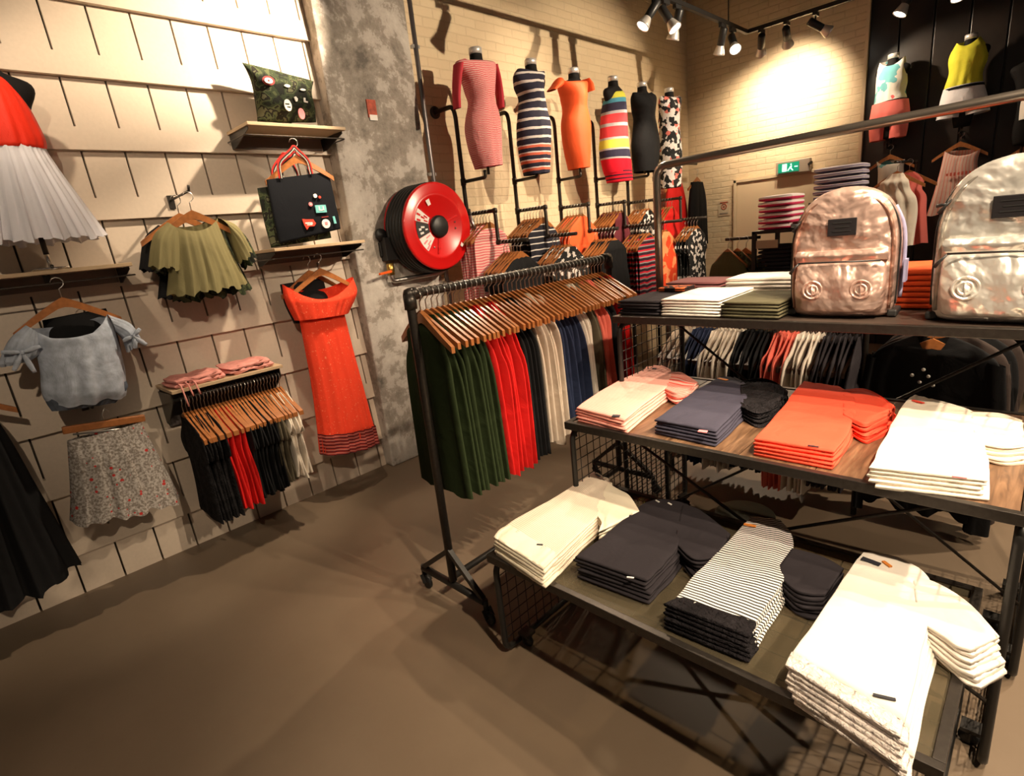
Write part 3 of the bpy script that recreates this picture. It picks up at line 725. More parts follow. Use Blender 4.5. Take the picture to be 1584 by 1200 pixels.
# folded pink tops on the low shelf
m_pinkt = cloth('dusty_pink', (.72, .30, .26), .85, .5, .15)
def pinktop(y, w_, t, z, x=-3.38, sd=0):
    L = [V((x-.11, y, z)), V((x, y-.01, z)), V((x+.11, y+.01, z))]; R = [V((x-.11, y+w_, z)), V((x, y+w_+.012, z)), V((x+.11, y+w_-.01, z))]
    return MB().loft(L, R, [t*.6, t, t*.8], (0, 0, 1), 20, 60, .55, fold=(.007, .010, 4), caps=(True, True), seed=sd)
for i, (y, w_, z, lab) in enumerate([(.72, .27, 1.022, 'folded dusty pink top at the left end of the low shelf, bottom'), (.73, .25, 1.043, 'folded dusty pink top at the left end of the low shelf, uppermost'), (1.0, .27, 1.024, 'folded dusty pink top at the right end of the low shelf, bottom'), (1.01, .24, 1.048, 'folded dusty pink top at the right end of the low shelf, uppermost')]):
    o = pinktop(y, w_, .012, z, sd=i)  .build('pink_blouse', m_pinkt, label=lab, cat='folded top')
    if i == 1:
        for k in range(3):
            a = V((-3.268, .745+.035*k, 1.035)); MB().tube([a, a+V((.025, .004, -.01)), a+V((.03, .01, -.05-.03*(k == 0))), a+V((.03, .014, -.075-.05*(k == 0)))], .0045, 6).build('tie', m_pinkt, o)

# ------------------------------------------------------------------ garments that hang side by side on a rail
def rail_mesh(kind, mat, length, seed, name):
    """garment around its hanger: shoulders along local x, hangs down z"""
    r = random.Random(seed); j = lambda a: r.uniform(-a, a)
    if kind == 'tank': pr = [(.05, -.02), (.09, -.06), (.12, -.09), (.125, -.16), (.16, -.23), (.175, -.36), (.19, -length)]
    elif kind == 'tee': pr = [(.05, -.02), (.15, -.095), (.20, -.14), (.235, -.25), (.195, -.28), (.185, -.42), (.20, -length)]
    elif kind == 'frill': pr = [(.05, -.02), (.16, -.10), (.23, -.19), (.215, -.25), (.17, -.27), (.185, -.40), (.21, -length)]
    elif kind == 'trouser': pr = [(.10, -.055), (.12, -.06), (.125, -.2), (.12, -.4), (.12, -.6), (.12, -length)]
    else: pr = [(.05, -.02), (.14, -.09), (.185, -.135), (.19, -.24), (.195, -.4), (.21, -length)]
    rr = sorted(pr, key=lambda a: -a[1])
    bow_ = [j(.008) for _ in rr]
    L = [V((-a+j(.012), bow_[i], z)) for i, (a, z) in enumerate(rr)]; R = [V((a+j(.012), bow_[i]+j(.004), z)) for i, (a, z) in enumerate(rr)]
    b = MB().loft(L, R, [.006, .011, .013, .013, .014, .015, .015][:len(rr)], (0, 1, 0), 26, 44, .8, fold=(.001, .010, 3.2), hem=.012, dip=.03, dv=.12, seed=seed)
    return b
KIND = dict(tank=('sleeveless_top', 'top'), tee=('short_sleeved_top', 'top'), frill=('frilled_top', 'top'), trouser=('hanging_trousers', 'trousers'), dress=('hanging_dress', 'dress'))
ORD = ['first', 'second', 'third', 'fourth', 'fifth', 'sixth', 'seventh', 'eighth', 'ninth', 'tenth']
def rail_run(items, start, step, rot, group, where, hlabel, dz=-.006, hang=True, jitter=.05, hmat=None):
    """items: (kind, material, colour words, length, count)"""
    FIT[0] = False; pos = V(start); st = V(step); sd = int(abs(start[0]*100)+abs(start[1]*10))
    for it, (kind, mat, words, ln, cnt) in enumerate(items):
        protos = []
        nm, cat = KIND[kind]
        for k in range(cnt):
            rz = rot+random.uniform(-jitter, jitter)
            if len(protos) < 3:
                o = rail_mesh(kind, mat, ln+random.uniform(-.012, .012), sd+it*7+k, nm).build(nm, mat, origin=(0, 0, 0)); protos.append(o)
            else: o = protos[k % 3].copy(); COL.objects.link(o)
            o.location = pos+V((0, 0, dz)); o.rotation_euler = (0, 0, rz)
            tag(o, '%s %s %s %s' % (ORD[k], words, dict(tank='sleeveless top', tee='short-sleeved top', frill='frilled top', trouser='pair of trousers', dress='dress')[kind], where), cat, '%s %s' % (words, group))
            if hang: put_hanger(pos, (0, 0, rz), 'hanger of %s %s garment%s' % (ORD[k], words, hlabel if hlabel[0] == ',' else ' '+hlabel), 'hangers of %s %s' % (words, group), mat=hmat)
            pos = pos+st
C = dict(green=cloth('forest_green', (.024, .036, .014), .8, .4), red=cloth('scarlet', (.62, .012, .01), .75, .4), black=m_blk, cream=cloth('cream', (.62, .52, .42), .85, .35),
  navy=cloth('navy', (.022, .032, .075), .8, .35), white=cloth('off_white', (.78, .70, .60), .85, .35), oliv=cloth('olive_brown', (.12, .10, .065), .85, .35), coral=cloth('coral', (.80, .17, .12), .8, .35),
  lace=cloth('black_lace', (.014, .013, .014), .9, 1.0, .5, 60), grey=cloth('grey_marl', (.42, .39, .37), .85, .4, .2), maroon=cloth('maroon', (.13, .02, .03), .8, .35))
# low rail on the board wall
rail_run([('frill', C['lace'], 'black lace', .62, 7), ('dress', C['red'], 'bright red', .58, 6), ('tee', C['black'], 'black', .56, 9), ('tee', C['oliv'], 'dark olive', .54, 3), ('frill', C['white'], 'white', .52, 5)],
  (XW+.24, .745, .872), (0, .0186, 0), 0, 'tops on the low wall rail', 'from the left on the low wall rail', 'from the left on the low wall rail')
# ------------------------------------------------------------------ fire hose reel
RC = P(679.5, 350, 'x', -3.20); RK = .967
o = empty('fire_hose_reel', (-3.38, RC.y, RC.z-.34), 'red fire hose reel wound with black hose on the concrete column', 'hose reel')
def disc(x0, x1, name):
    s = 1 if x1 > x0 else -1
    return MB().lathe([(r_*RK, h_) for r_, h_ in [(.001, x1-.012*s), (.07, x1-.012*s), (.09, x1-.004*s), (.20, x1-.006*s), (.215, x1+.004*s), (.235, x1+.004*s), (.25, x1-.008*s), (.30, x1), (.312, x1-.006*s), (.312, x0), (.001, x0)]], (0, RC.y, RC.z), 'x', 64).build(name, m_red, o)
fr = disc(-3.225, -3.202, 'front_disc'); disc(-3.435, -3.45, 'back_disc')
MB().lathe([(.001, .030), (.060, .028), (.075, .018), (.078, 0), (.001, 0)], (-3.206, RC.y, RC.z), 'x', 40).build('hub_cap', m_rubber, fr)
b = MB()
for k in range(6):
    x = -3.42+.033*k
    b.tube([(x, RC.y+.275*cos(a), RC.z+.275*sin(a)) for a in [2*pi*i/56 for i in range(56)]], .0155, 10, closed=True)
for k in range(5):
    x = -3.404+.033*k
    b.tube([(x, RC.y+.300*cos(a)+.003*k, RC.z-.006+.300*sin(a)) for a in [2*pi*i/56 for i in range(56)]], .0150, 10, closed=True)
b.build('wound_hose', m_rubber, o)
MB().lathe([(.09, -3.435), (.09, -3.225)], (0, RC.y, RC.z), 'x', 32).build('drum', m_red, o)
for a in (20, 140, 260):   # pressed ribs in the disc
    d = V((0, cos(radians(a)), sin(radians(a)))); MB().bar(V((-3.203, RC.y, RC.z))+d*.085, V((-3.203, RC.y, RC.z))+d*.19, .014, .010, up=(1, 0, 0)).build('pressed_rib', m_red, fr, bevel=.003)
def sector(a0, a1, r0, r1, x, mat, name, par):
    n = 10; pts = [V((x, RC.y+r1*cos(a), RC.z+r1*sin(a))) for a in [radians(a0+(a1-a0)*i/n) for i in range(n+1)]] + [V((x, RC.y+r0*cos(a), RC.z+r0*sin(a))) for a in [radians(a1-(a1-a0)*i/n) for i in range(n+1)]]
    return MB().prism(pts, (.002, 0, 0)).build(name, mat, par)
m_lblw = solid('label_white', (.82, .78, .74), .5); m_lblk = solid('label_black', (.02, .02, .02), .5)
l1 = sector(168, 200, .095, .205, -3.199, m_lblk, 'instruction_label', fr)
l2 = sector(201, 232, .095, .205, -3.199, m_lblw, 'instruction_label', fr)
l3 = sector(142, 166, .10, .215, -3.199, m_lblw, 'instruction_label', fr)
for i, (a, r, dr_) in enumerate(((176, .15, .03), (184, .12, .02), (190, .165, .03), (181, .175, .02))): sector(a, a+5, r-dr_/2, r+dr_/2, -3.1975, m_lblw, 'printed_pictogram', l1)
for a, r in ((207, .13), (213, .17), (222, .15), (226, .18)): sector(a, a+4, r-.02, r+.02, -3.1975, m_pink, 'printed_line', l2)
for a, r in ((146, .13), (152, .15), (158, .12), (161, .18), (150, .19)): sector(a, a+4, r-.012, r+.02, -3.1975, m_red, 'printed_line', l3)
sector(108, 118, .16, .20, -3.199, m_lblw, 'small_label', fr); sector(320, 326, .225, .25, -3.199, m_lblw, 'small_label', fr)
for a in (8, -8, 215+30, 262): 
    MB().lathe([(.001, .004), (.006, .003), (.007, 0)], (-3.203, RC.y+.155*cos(radians(a)), RC.z+.155*sin(radians(a))), 'x', 12).build('rivet', m_steel, fr)
# wall bracket, valve, supply pipe and nozzle
MB().box((-3.455, 2.40, 1.60), (.03, .34, .10)).box((-3.43, 2.30, 1.60), (.08, .12, .16)).build('wall_bracket', m_black_paint, o, bevel=.004)
MB().lathe([(.001, .025), (.04, .02), (.045, 0), (.001, 0)], (-3.44, 2.25, 1.70), 'x', 24).build('swing_housing', m_black_paint, o)
sp = MB().tube(pipe([(-3.40, 2.26, 1.50), (-3.40, 2.26, 1.375), (-3.38, 2.72, 1.385), (-3.38, 2.74, 1.45)], .02, .03), .017, 12).build('supply_pipe', m_steel, o)
MB().tube([(-3.40, 2.26, 1.42), (-3.40, 2.26, 1.50)], .026, 12).build('brass_valve', solid('brass', (.55, .35, .10), .35, 1.), o)
MB().bar((-3.385, 2.25, 1.445), (-3.345, 2.13, 1.44), .02, .016).build('orange_lever', solid('orange_plastic', (.85, .13, .02), .4), o, bevel=.003)
A = P(727, 333, 'x', -3.22); B = P(738, 365, 'x', -3.22); D = P(747, 387, 'x', -3.22)
nz = MB().tube([A, B], [.014, .015], 12).build('nozzle', m_steel, o)
MB().tube([B, D], [.019, .016], 12).build('nozzle_tip', m_rubber, nz)
MB().tube([V((-3.36, 2.97, 1.76)), V((-3.29, 2.98, 1.82)), A], .010, 8).build('hose_end', m_rubber, o)

# ------------------------------------------------------------------ pipe rails along the brick wall, one per dressed torso
YS = [3.005, 3.58, 4.165, 4.745, 5.31, 5.86]
XP = -3.35
ordn = ['nearest the hose reel', 'second from hose reel', 'third from hose reel', 'fourth from hose reel', 'fifth from hose reel', 'farthest from hose reel']
for i, y in enumerate(YS):
    o = empty('pipe_garment_rail', (XP, y, 0), 'black pipe wall rail %s' % ordn[i], 'clothes rail')
    MB().tube(pipe([(XW+.01, y-.02, 2.56), (XP, y-.02, 2.56), (XP, y, 2.5), (XP, y, .02)], .015, .035), .0165, 10).build('upright', m_dsteel, o)
    MB().lathe([(.001, .0), (.045, .0), (.045, .012), (.02, .014)], (XW, y-.02, 2.56), 'x', 20).build('wall_flange', m_dsteel, o)
    MB().lathe([(.045, .0), (.045, .012), (.018, .014)], (XP, y, 0), 'z', 20).build('floor_flange', m_dsteel, o)
    MB().tube(pipe([(XP, y, 2.03), (-3.10, y, 2.03), (-3.10, y, 2.08)], .012, .02), .013, 10).build('torso_arm', m_dsteel, o)
    MB().tube(pipe([(XP, y, 1.79), (-3.04, y, 1.79), (-3.04, y, 1.56), (-2.74, y, 1.56)], .014, .035), .0145, 10).build('stepped_arm', m_dsteel, o)
    b = MB()
    for z in (2.03, 1.79): b.tube([(XP, y, z-.025), (XP, y, z+.025)], .0215, 10)
    for x, z in ((-3.04, 1.79), (-3.04, 1.56)): b.lathe([(.001, -.02), (.018, -.016), (.021, 0), (.018, .016), (.001, .02)], (x, y, z), 'z', 12)
    b.build('pipe_joint', m_dsteel, o)
SH = 2.84
flab = ['pink striped', 'navy striped', 'orange', 'colour-block', 'plain black', 'floral']
YF = [3.04, 3.62, 4.16, 4.745, 5.245, 5.777]
for i, y in enumerate(YF): put_form((-3.10, y, SH), 'black torso form wearing the %s dress on the brick wall' % flab[i])

m_d1 = striped('fine_pink_stripe', .0115, [(0, (.74, .13, .15)), (.55, (.80, .50, .46))], 1, .02, wr=.8)
m_d1b = cloth('rose_red', (.55, .05, .07), .8, .3)
m_d2 = striped('navy_white_stripe', .066, [(0, (.03, .028, .05)), (.58, (.72, .66, .62)), (.86, (.03, .028, .05))], 1, .012)
m_d2b = striped('navy_coral_stripe', .055, [(0, (.03, .028, .05)), (.45, (.80, .74, .72)), (.62, (.75, .16, .09)), (.95, (.03, .028, .05))], 1, .01)
m_or = cloth('orange_scuba', (.88, .115, .03), .6, .2)
m_d4 = striped('colour_block', .80, [(0, (.72, .70, .08)), (.10, (.08, .32, .45)), (.15, (.04, .035, .07)), (.24, (.5, .48, .5)), (.27, (.78, .06, .07)), (.37, (.5, .48, .5)), (.405, (.78, .06, .07)), (.52, (.5, .48, .5)), (.545, (.78, .78, .10)), (.64, (.5, .48, .5)), (.66, (.04, .035, .07)), (.74, (.5, .48, .5)), (.76, (.75, .01, .03)), (.99, (.75, .01, .03))])
m_d6 = printed('rose_print', 26, [(0, (.02, .02, .02)), (.36, (.80, .76, .72)), (.62, (.75, .20, .16)), (.74, (.85, .8, .78)), (.88, (.03, .03, .03))], 'voronoi')
m_hemred = striped('red_black_stripe', .032, [(0, (.75, .01, .03)), (.62, (.05, .01, .03))])
XD = -3.10
FIT[0] = True
def dress(Lp, Rp, th, mat, label, sleeves=(), fold=(.001, .004, 3), dip=.05, extra=None, seed=0):
    b = MB().loft(ppx(Lp, 'x', XD), ppx(Rp, 'x', XD), th, NX, 46, 72, .95, fold=fold, dip=dip, dipb=.01, dv=.12, seed=seed)
    o = b.build('fitted_dress', mat, label=label, cat='dress')
    for (a, c_, t, mm) in sleeves:
        MB().loft(ppx(a, 'x', XD), ppx(c_, 'x', XD), t, NX, 16, 28, fold=(.0005, .003, 3), caps=(True, False)).build('sleeve', mm, o)
    return o
TH = [.06, .08, .115, .115, .095, .11, .12, .115, .105]
dress([(716, 90), (703, 97), (712, 122), (718, 142), (723, 158), (719, 182), (718, 200), (724, 230), (734, 261)], [(754, 95), (766, 100), (767, 118), (766, 138), (766, 158), (772, 178), (775, 200), (776, 230), (777, 256)], TH, m_d1, 'pink and white striped ruched midi dress on the first torso by the hose reel',
  [([(702, 97), (700, 120), (700, 145), (702, 168)], [(716, 100), (714, 122), (712, 145), (712.5, 168)], [.05, .045, .04, .036], m_d1b), ([(758, 101), (765, 125), (768, 145), (770, 167)], [(767, 102), (772, 120), (777, 145), (779.5, 168)], [.05, .045, .04, .036], m_d1b)], dip=.085, seed=1)
dd = dress([(799, 106), (793, 116), (794, 132), (801, 150), (800, 172), (798, 195), (799, 222)], [(842, 111), (843, 120), (841, 134), (842, 152), (847, 175), (852, 195), (852, 222)], TH[:7], m_d2, 'navy and white striped sleeveless dress on the second torso', dip=.02, seed=2)
MB().loft(ppx([(799, 221), (803, 245), (810, 271)], 'x', XD), ppx([(852, 221), (851.5, 245), (850, 268)], 'x', XD), [.12, .112, .106], NX, 18, 72, fold=(.002, .004, 3), seed=2).build('coral_striped_hem', m_d2b, dd, label='hem with coral stripes')
dress([(864, 121), (861, 132), (866, 150), (869, 168), (867, 190), (868, 208), (872, 235), (879, 262)], [(905, 123), (909, 132), (908, 150), (908, 168), (913, 190), (914, 208), (913, 235), (912, 260)], [.06, .115, .125, .11, .115, .12, .115, .105], m_or, 'bright orange square-neck fitted dress on the third torso',
  [([(864, 120), (855, 128), (849, 138)], [(867, 134), (862, 140), (857, 142)], [.05, .055, .05], m_or), ([(903, 123), (906, 132), (909, 143)], [(906, 122), (914, 130), (916.5, 140)], [.05, .055, .05], m_or)], dip=.10, seed=3)
dd = dress([(940, 138), (934, 150), (929, 170), (928, 188), (927, 210), (926, 232), (930, 252), (934, 268)], [(962, 140), (967, 150), (969, 170), (970, 188), (971, 210), (973, 232), (976, 255), (977, 268)], [.05, .085, .115, .10, .11, .12, .115, .11], m_d4, 'colour-block halter dress with yellow, red and navy bands on the fourth torso', dip=.02, seed=4)
MB().loft(ppx([(932.5, 262), (938, 283)], 'x', XD), ppx([(976.5, 262), (979, 279)], 'x', XD), [.116, .112], NX, 8, 60).build('ribbed_hem', m_hemred, dd)
dress([(978, 143), (975, 152), (976, 168), (979, 182), (978, 200), (976, 225), (978, 248), (980, 265)], [(1008, 143), (1015, 152), (1014, 168), (1013, 182), (1016, 200), (1020, 225), (1018, 248), (1015, 267)], [.05, .09, .115, .10, .11, .12, .115, .105], m_blk, 'plain black sleeveless fitted dress on the fifth torso', dip=.02, seed=5)
dress([(1020, 149), (1018, 160), (1019, 185), (1019, 200), (1018, 225), (1018, 250), (1019, 275), (1020, 291)], [(1050, 148), (1054, 156), (1050, 185), (1051, 200), (1054, 228), (1055, 250), (1054, 275), (1053, 290)], [.05, .09, .11, .10, .11, .12, .115, .11], m_d6, 'floral sleeveless dress on the farthest torso by the room corner', dip=.02, seed=6)

FIT[0] = False
# garments on the stepped arms: they face into the room, shoulders along y
m_pstr = striped('pink_check', .02, [(0, (.72, .16, .18)), (.5, (.80, .52, .46))], 1, .01)
m_bstr = striped('black_white_stripe', .05, [(0, (.02, .02, .03)), (.6, (.7, .66, .62)), (.8, (.02, .02, .03))])
m_btrop = printed('black_white_print', 30, [(0, (.02, .02, .02)), (.7, (.75, .7, .66))], 'voronoi')
m_rstr = striped('red_black_band', .05, [(0, (.03, .01, .02)), (.5, (.55, .02, .04)), (.8, (.3, .28, .28))])
m_flame = printed('orange_ombre', 8, [(0, (.80, .07, .02)), (.5, (.90, .30, .12))], 'noise')
runs = [
 ((m_pstr, 'pink checked', 'dress', .80, 6), (m_blk, 'black', 'tee', .62, 6)),
 ((m_bstr, 'black striped', 'dress', .75, 7), (m_btrop, 'monochrome', 'tee', .60, 6)),
 ((m_or, 'orange', 'tee', .75, 6), (m_blk, 'plain black', 'dress', .62, 7)),
 ((C['maroon'], 'maroon', 'tank', .70, 7), (m_rstr, 'red-banded', 'dress', .62, 7)),
 ((m_btrop, 'dark printed', 'tank', .68, 6), (m_flame, 'flame orange', 'tank', .62, 3)),
 ((C['red'], 'scarlet', 'dress', .85, 5), (m_btrop, 'black monochrome', 'tee', .60, 5))]
for i, y in enumerate(YS):
    (m1, w1, k1, l1_, n1), (m2, w2, k2, l2_, n2) = runs[i]
    rail_run([(k1, m1, w1, l1_, n1)], (-3.28, y, 1.79-.070), (.034, 0, 0), radians(90), 'garments on the upper arm of the wall rail %s' % ordn[i], 'out from wall, upper arm, rail %s' % ordn[i], ', upper arm, rail %s' % ordn[i])
    rail_run([(k2, m2, w2, l2_, n2)], (-2.99, y, 1.56-.070), (.034, 0, 0), radians(90), 'garments on the lower arm of the wall rail %s' % ordn[i], 'out from wall, lower arm, rail %s' % ordn[i], ', lower arm, rail %s' % ordn[i])
# big garments on the last bay
q = lambda pts: ppx(pts, 'x', -3.2)
MB().loft([V((-3.42, 6.30, 1.98)), V((-3.42, 6.25, 1.7)), V((-3.42, 6.23, 1.15))], [V((-3.42, 6.62, 1.98)), V((-3.42, 6.70, 1.7)), V((-3.42, 6.72, 1.15))], [.05, .07, .08], NX, 24, 60, fold=(.003, .02, 5)).build('hanging_blouse', C['red'], label='red blouse hanging on the brick wall near the room corner', cat='blouse')
MB().loft([V((-3.30, 6.66, 1.98)), V((-3.30, 6.60, 1.7)), V((-3.30, 6.60, 1.25))], [V((-3.30, 6.92, 1.97)), V((-3.30, 7.0, 1.75)), V((-3.30, 7.02, 1.22))], [.05, .07, .08], NX, 24, 60, fold=(.003, .015, 4)).build('hanging_jacket', m_blk, label='black jacket hanging in the room corner', cat='jacket')
MB().tube(pipe([(XW+.01, 6.45, 2.2), (-3.38, 6.45, 2.2), (-3.38, 6.95, 2.2)], .012, .03), .013, 10).build('corner_rail', m_dsteel, label='black pipe rail above the red blouse in the room corner', cat='clothes rail')
for y, x, lb in ((6.46, -3.42, 'wooden hanger holding the red blouse'), (6.80, -3.30, 'wooden hanger holding the corner jacket')): put_hanger((x, y, 2.04), RZ90, lb)

# ------------------------------------------------------------------ rolling rack
RX, RY0, RY1, RZ = -1.855, 1.30, 2.70, 1.425
rk = empty('rolling_rack', (RX, 2.0, 0), 'black pipe rolling rack packed with tops on wooden hangers', 'clothes rack')
MB().tube(pipe([(RX+.045, RY0-.03, .13), (RX, RY0, RZ), (RX, RY1, RZ), (RX, RY1, .13)], .016, .03), .0185, 14).build('frame_pipe', m_dsteel, rk)
for y in (RY0, RY1):
    b = MB(); b.tube([(RX, y+(.055 if y < 2 else -.055), RZ), (RX, y, RZ)], .026, 14).tube([(RX, y, RZ), (RX, y, RZ-.06)], .026, 14); b.lathe([(.001, .026), (.018, .020), (.026, 0), (.018, -.02)], (RX, y, RZ), 'z', 14)
    b.build('elbow', m_dsteel, rk)
for y, sx in ((RY0-.03, .045), (RY1, 0)):
    xa, xb = RX-.20+sx*.3, RX+.24+sx*.3
    MB().tube([(xa, y, .105), (xb, y, .105)], .017, 12).build('foot_bar', m_black, rk)
    MB().bar((xa+.01, y, .115), (RX+sx, y, .285), .022).bar((xb-.01, y, .115), (RX+sx, y, .285), .022).build('brace', m_black, rk)
    for x in (xa, xb):
        cs = MB().tube([(x, y, .12), (x, y, .065)], .012, 10).bar((x, y-.015, .075), (x+.02, y-.015, .035), .022, .006).bar((x, y+.015, .075), (x+.02, y+.015, .035), .022, .006).build('caster_fork', m_black, rk)
        MB().lathe([(.001, -.011), (.024, -.011), (.031, -.006), (.031, .006), (.024, .011), (.001, .011)], (x+.018, y, .031), 'y', 20).build('caster_wheel', m_rubber, cs)
MB().tube([(RX, RY0, .11), (RX, RY1, .11)], .016, 12).build('base_bar', m_black, rk)
rail_run([('tank', C['green'], 'dark green', .795, 8), ('tank', C['red'], 'scarlet', .80, 6), ('tank', C['black'], 'black', .78, 4), ('tank', C['cream'], 'cream', .76, 5), ('tank', C['navy'], 'navy blue', .75, 6), ('tank', C['white'], 'off-white', .74, 3), ('tank', C['oliv'], 'olive brown', .72, 2), ('tank', C['coral'], 'coral', .72, 3), ('tank', C['black'], 'plain black', .72, 3), ('tank', C['red'], 'bright red', .72, 3)],
  (RX, RY0+.045, RZ-.066), (0, .0305, 0), 0, 'tops on the rolling rack', 'from the near end of the rolling rack', 'from the near end, rolling rack')
put_hanger((RX+.02, RY0+.03, RZ-.070), (0, 0, radians(-12)), 'nearest wooden hanger on the rolling rack, turned out of line')
# ------------------------------------------------------------------ nested display tables
def wood_mat():
    m, nt, b = nodes('table_planks'); b.inputs['Roughness'].default_value = .45
    co = coords(nt, 'Object', (14, 1.6, 1)); a = N(nt, 'ShaderNodeTexNoise'); a.inputs['Scale'].default_value = 3; a.inputs['Detail'].default_value = 8; a.inputs['Distortion'].default_value = 1.2
    nt.links.new(co, a.inputs['Vector'])
    nt.links.new(ramp(nt, a.outputs[0], [(.3, (.06, .03, .015)), (.5, (.15, .08, .042)), (.7, (.23, .13, .07))]), b.inputs['Base Color'])
    bump(nt, b, a.outputs[0], .25, .003); return m
m_tw = wood_mat()
def tinted_glass():
    m, nt, b = nodes('olive_tinted_glass'); b.inputs['Base Color'].default_value = (.15, .125, .08, 1); b.inputs['Roughness'].default_value = .12
    tr = N(nt, 'ShaderNodeBsdfTransparent'); tr.inputs[0].default_value = (.88, .84, .74, 1); mx = N(nt, 'ShaderNodeMixShader'); mx.inputs[0].default_value = .42
    out = [n for n in nt.nodes if n.type == 'OUTPUT_MATERIAL'][0]
    nt.links.new(tr.outputs[0], mx.inputs[1]); nt.links.new(b.outputs[0], mx.inputs[2]); nt.links.new(mx.outputs[0], out.inputs[0]); return m
m_slate = tinted_glass(); m_darkw = solid('dark_stained_board', (.07, .05, .04), .35, var=.25, bscale=9, bstr=.05)
def table(y0, y1, z, x0, x1, kind, label, yb, zb_lo=.06):
    o = empty('display_table', ((x0+x1)/2, (y0+y1)/2, 0), label, 'table')
    f = MB(); h = .032
    f.box(((x0+x1)/2, y0+.012, z-h/2+.003), (x1-x0, .024, h)).box(((x0+x1)/2, y1-.012, z-h/2+.003), (x1-x0, .024, h))
    f.box((x0+.012, (y0+y1)/2, z-h/2+.003), (.024, y1-y0-.048, h)).box((x1-.012, (y0+y1)/2, z-h/2+.003), (.024, y1-y0-.048, h))
    f.build('top_frame', m_dsteel, o, bevel=.002)
    if kind == 'planks':
        n = 6; w_ = (x1-x0-.05)/n
        g = MB()
        for i in range(n): g.box((x0+.025+w_*(i+.5), (y0+y1)/2, z-.012), (w_-.0025, y1-y0-.05, .022))
        g.build('plank_top', m_tw, o, bevel=.0012)
    else: MB().box(((x0+x1)/2, (y0+y1)/2, z-.014 if kind == 'glass' else z-.011), (x1-x0-.05, y1-y0-.05, .022)).build('table_panel', m_slate if kind == 'glass' else m_darkw, o)
    if kind == 'glass':
        m = MB(); k = 1
        while x0+.085*k < x1-.02: m.tube([(x0+.085*k, y0+.02, z-.03), (x0+.085*k, y1-.02, z-.03)], .0025, 5); k += 1
        k = 1
        while y0+.085*k < y1-.02: m.tube([(x0+.02, y0+.085*k, z-.034), (x1-.02, y0+.085*k, z-.034)], .0025, 5); k += 1
        m.build('support_grid', m_black, o)
    for x in (x0+.02, x1-.02):
        za, zb = z-.045, .022; ya, yb_ = y0+.022, y1-.022
        e = MB().tube(pipe([(x, ya+.3, za), (x, yb_, za), (x, yb_, zb), (x, ya, zb), (x, ya, za), (x, ya+.3, za)], .012, .045), .0125, 10, cap=False).build('end_frame', m_black, o)
        m = MB(); sp = .048
        k = 1
        while ya+k*sp < yb_-.02: m.tube([(x, ya+k*sp, za), (x, ya+k*sp, zb)], .0022, 5); k += 1
        k = 1
        while zb+k*sp < za-.01: m.tube([(x, ya, zb+k*sp), (x, yb_, zb+k*sp)], .0022, 5); k += 1
        m.build('wire_mesh', m_black, e)
        sx = 1 if x < (x0+x1)/2 else -1
        for yy in (ya+.09, yb_-.09):
            c = MB().box((x+sx*.035, yy, .062), (.05, .05, .012)).bar((x+sx*.035, yy-.012, .06), (x+sx*.035, yy-.012, .025), .03, .004).bar((x+sx*.035, yy+.012, .06), (x+sx*.035, yy+.012, .025), .03, .004).build('caster_fork', m_black, o)
            MB().lathe([(.001, -.009), (.022, -.009), (.026, -.004), (.026, .004), (.022, .009), (.001, .009)], (x+sx*.038, yy, .026), 'y', 16).build('caster_wheel', m_rubber, c)
    MB().tube([(x0+.02, yb, z-.05), (x1-.02, yb, zb_lo)], .0065, 8).build('cross_brace', m_dsteel, o)
    MB().tube([(x1-.02, yb+.014, z-.05), (x0+.02, yb+.014, zb_lo)], .0065, 8).build('cross_brace', m_dsteel, o)
    return o
X0, X1 = -1.425, .012
ZT1, ZT2, ZT3 = .46, .83, 1.20
table(1.165, 1.905, ZT1, X0, -.045, 'glass', 'lowest front display table with an olive-grey top', 1.86, .05)
table(1.672, 2.50, ZT2, X0+.01, X1+.02, 'planks', 'middle display table with a brown plank top', 1.925, .05)
t3 = table(2.11, 2.76, ZT3, X0-.02, X1+.06, 'dark', 'tallest display table carrying the backpacks', 2.535, .05)
MB().tube(pipe([(-1.40, 2.47, ZT3+.002), (-1.40, 2.47, 1.845), (.02, 2.47, 1.865), (.02, 2.47, ZT3+.002)], .017, .06, 8), .0175, 14).build('overhead_rail', solid('worn_rail_steel', (.30, .26, .22), .28, .9), t3)
for x in (-1.40, .02): MB().lathe([(.04, 0), (.04, .008), (.02, .010)], (x, 2.47, ZT3), 'z', 24).build('post_flange', m_steel, t3)

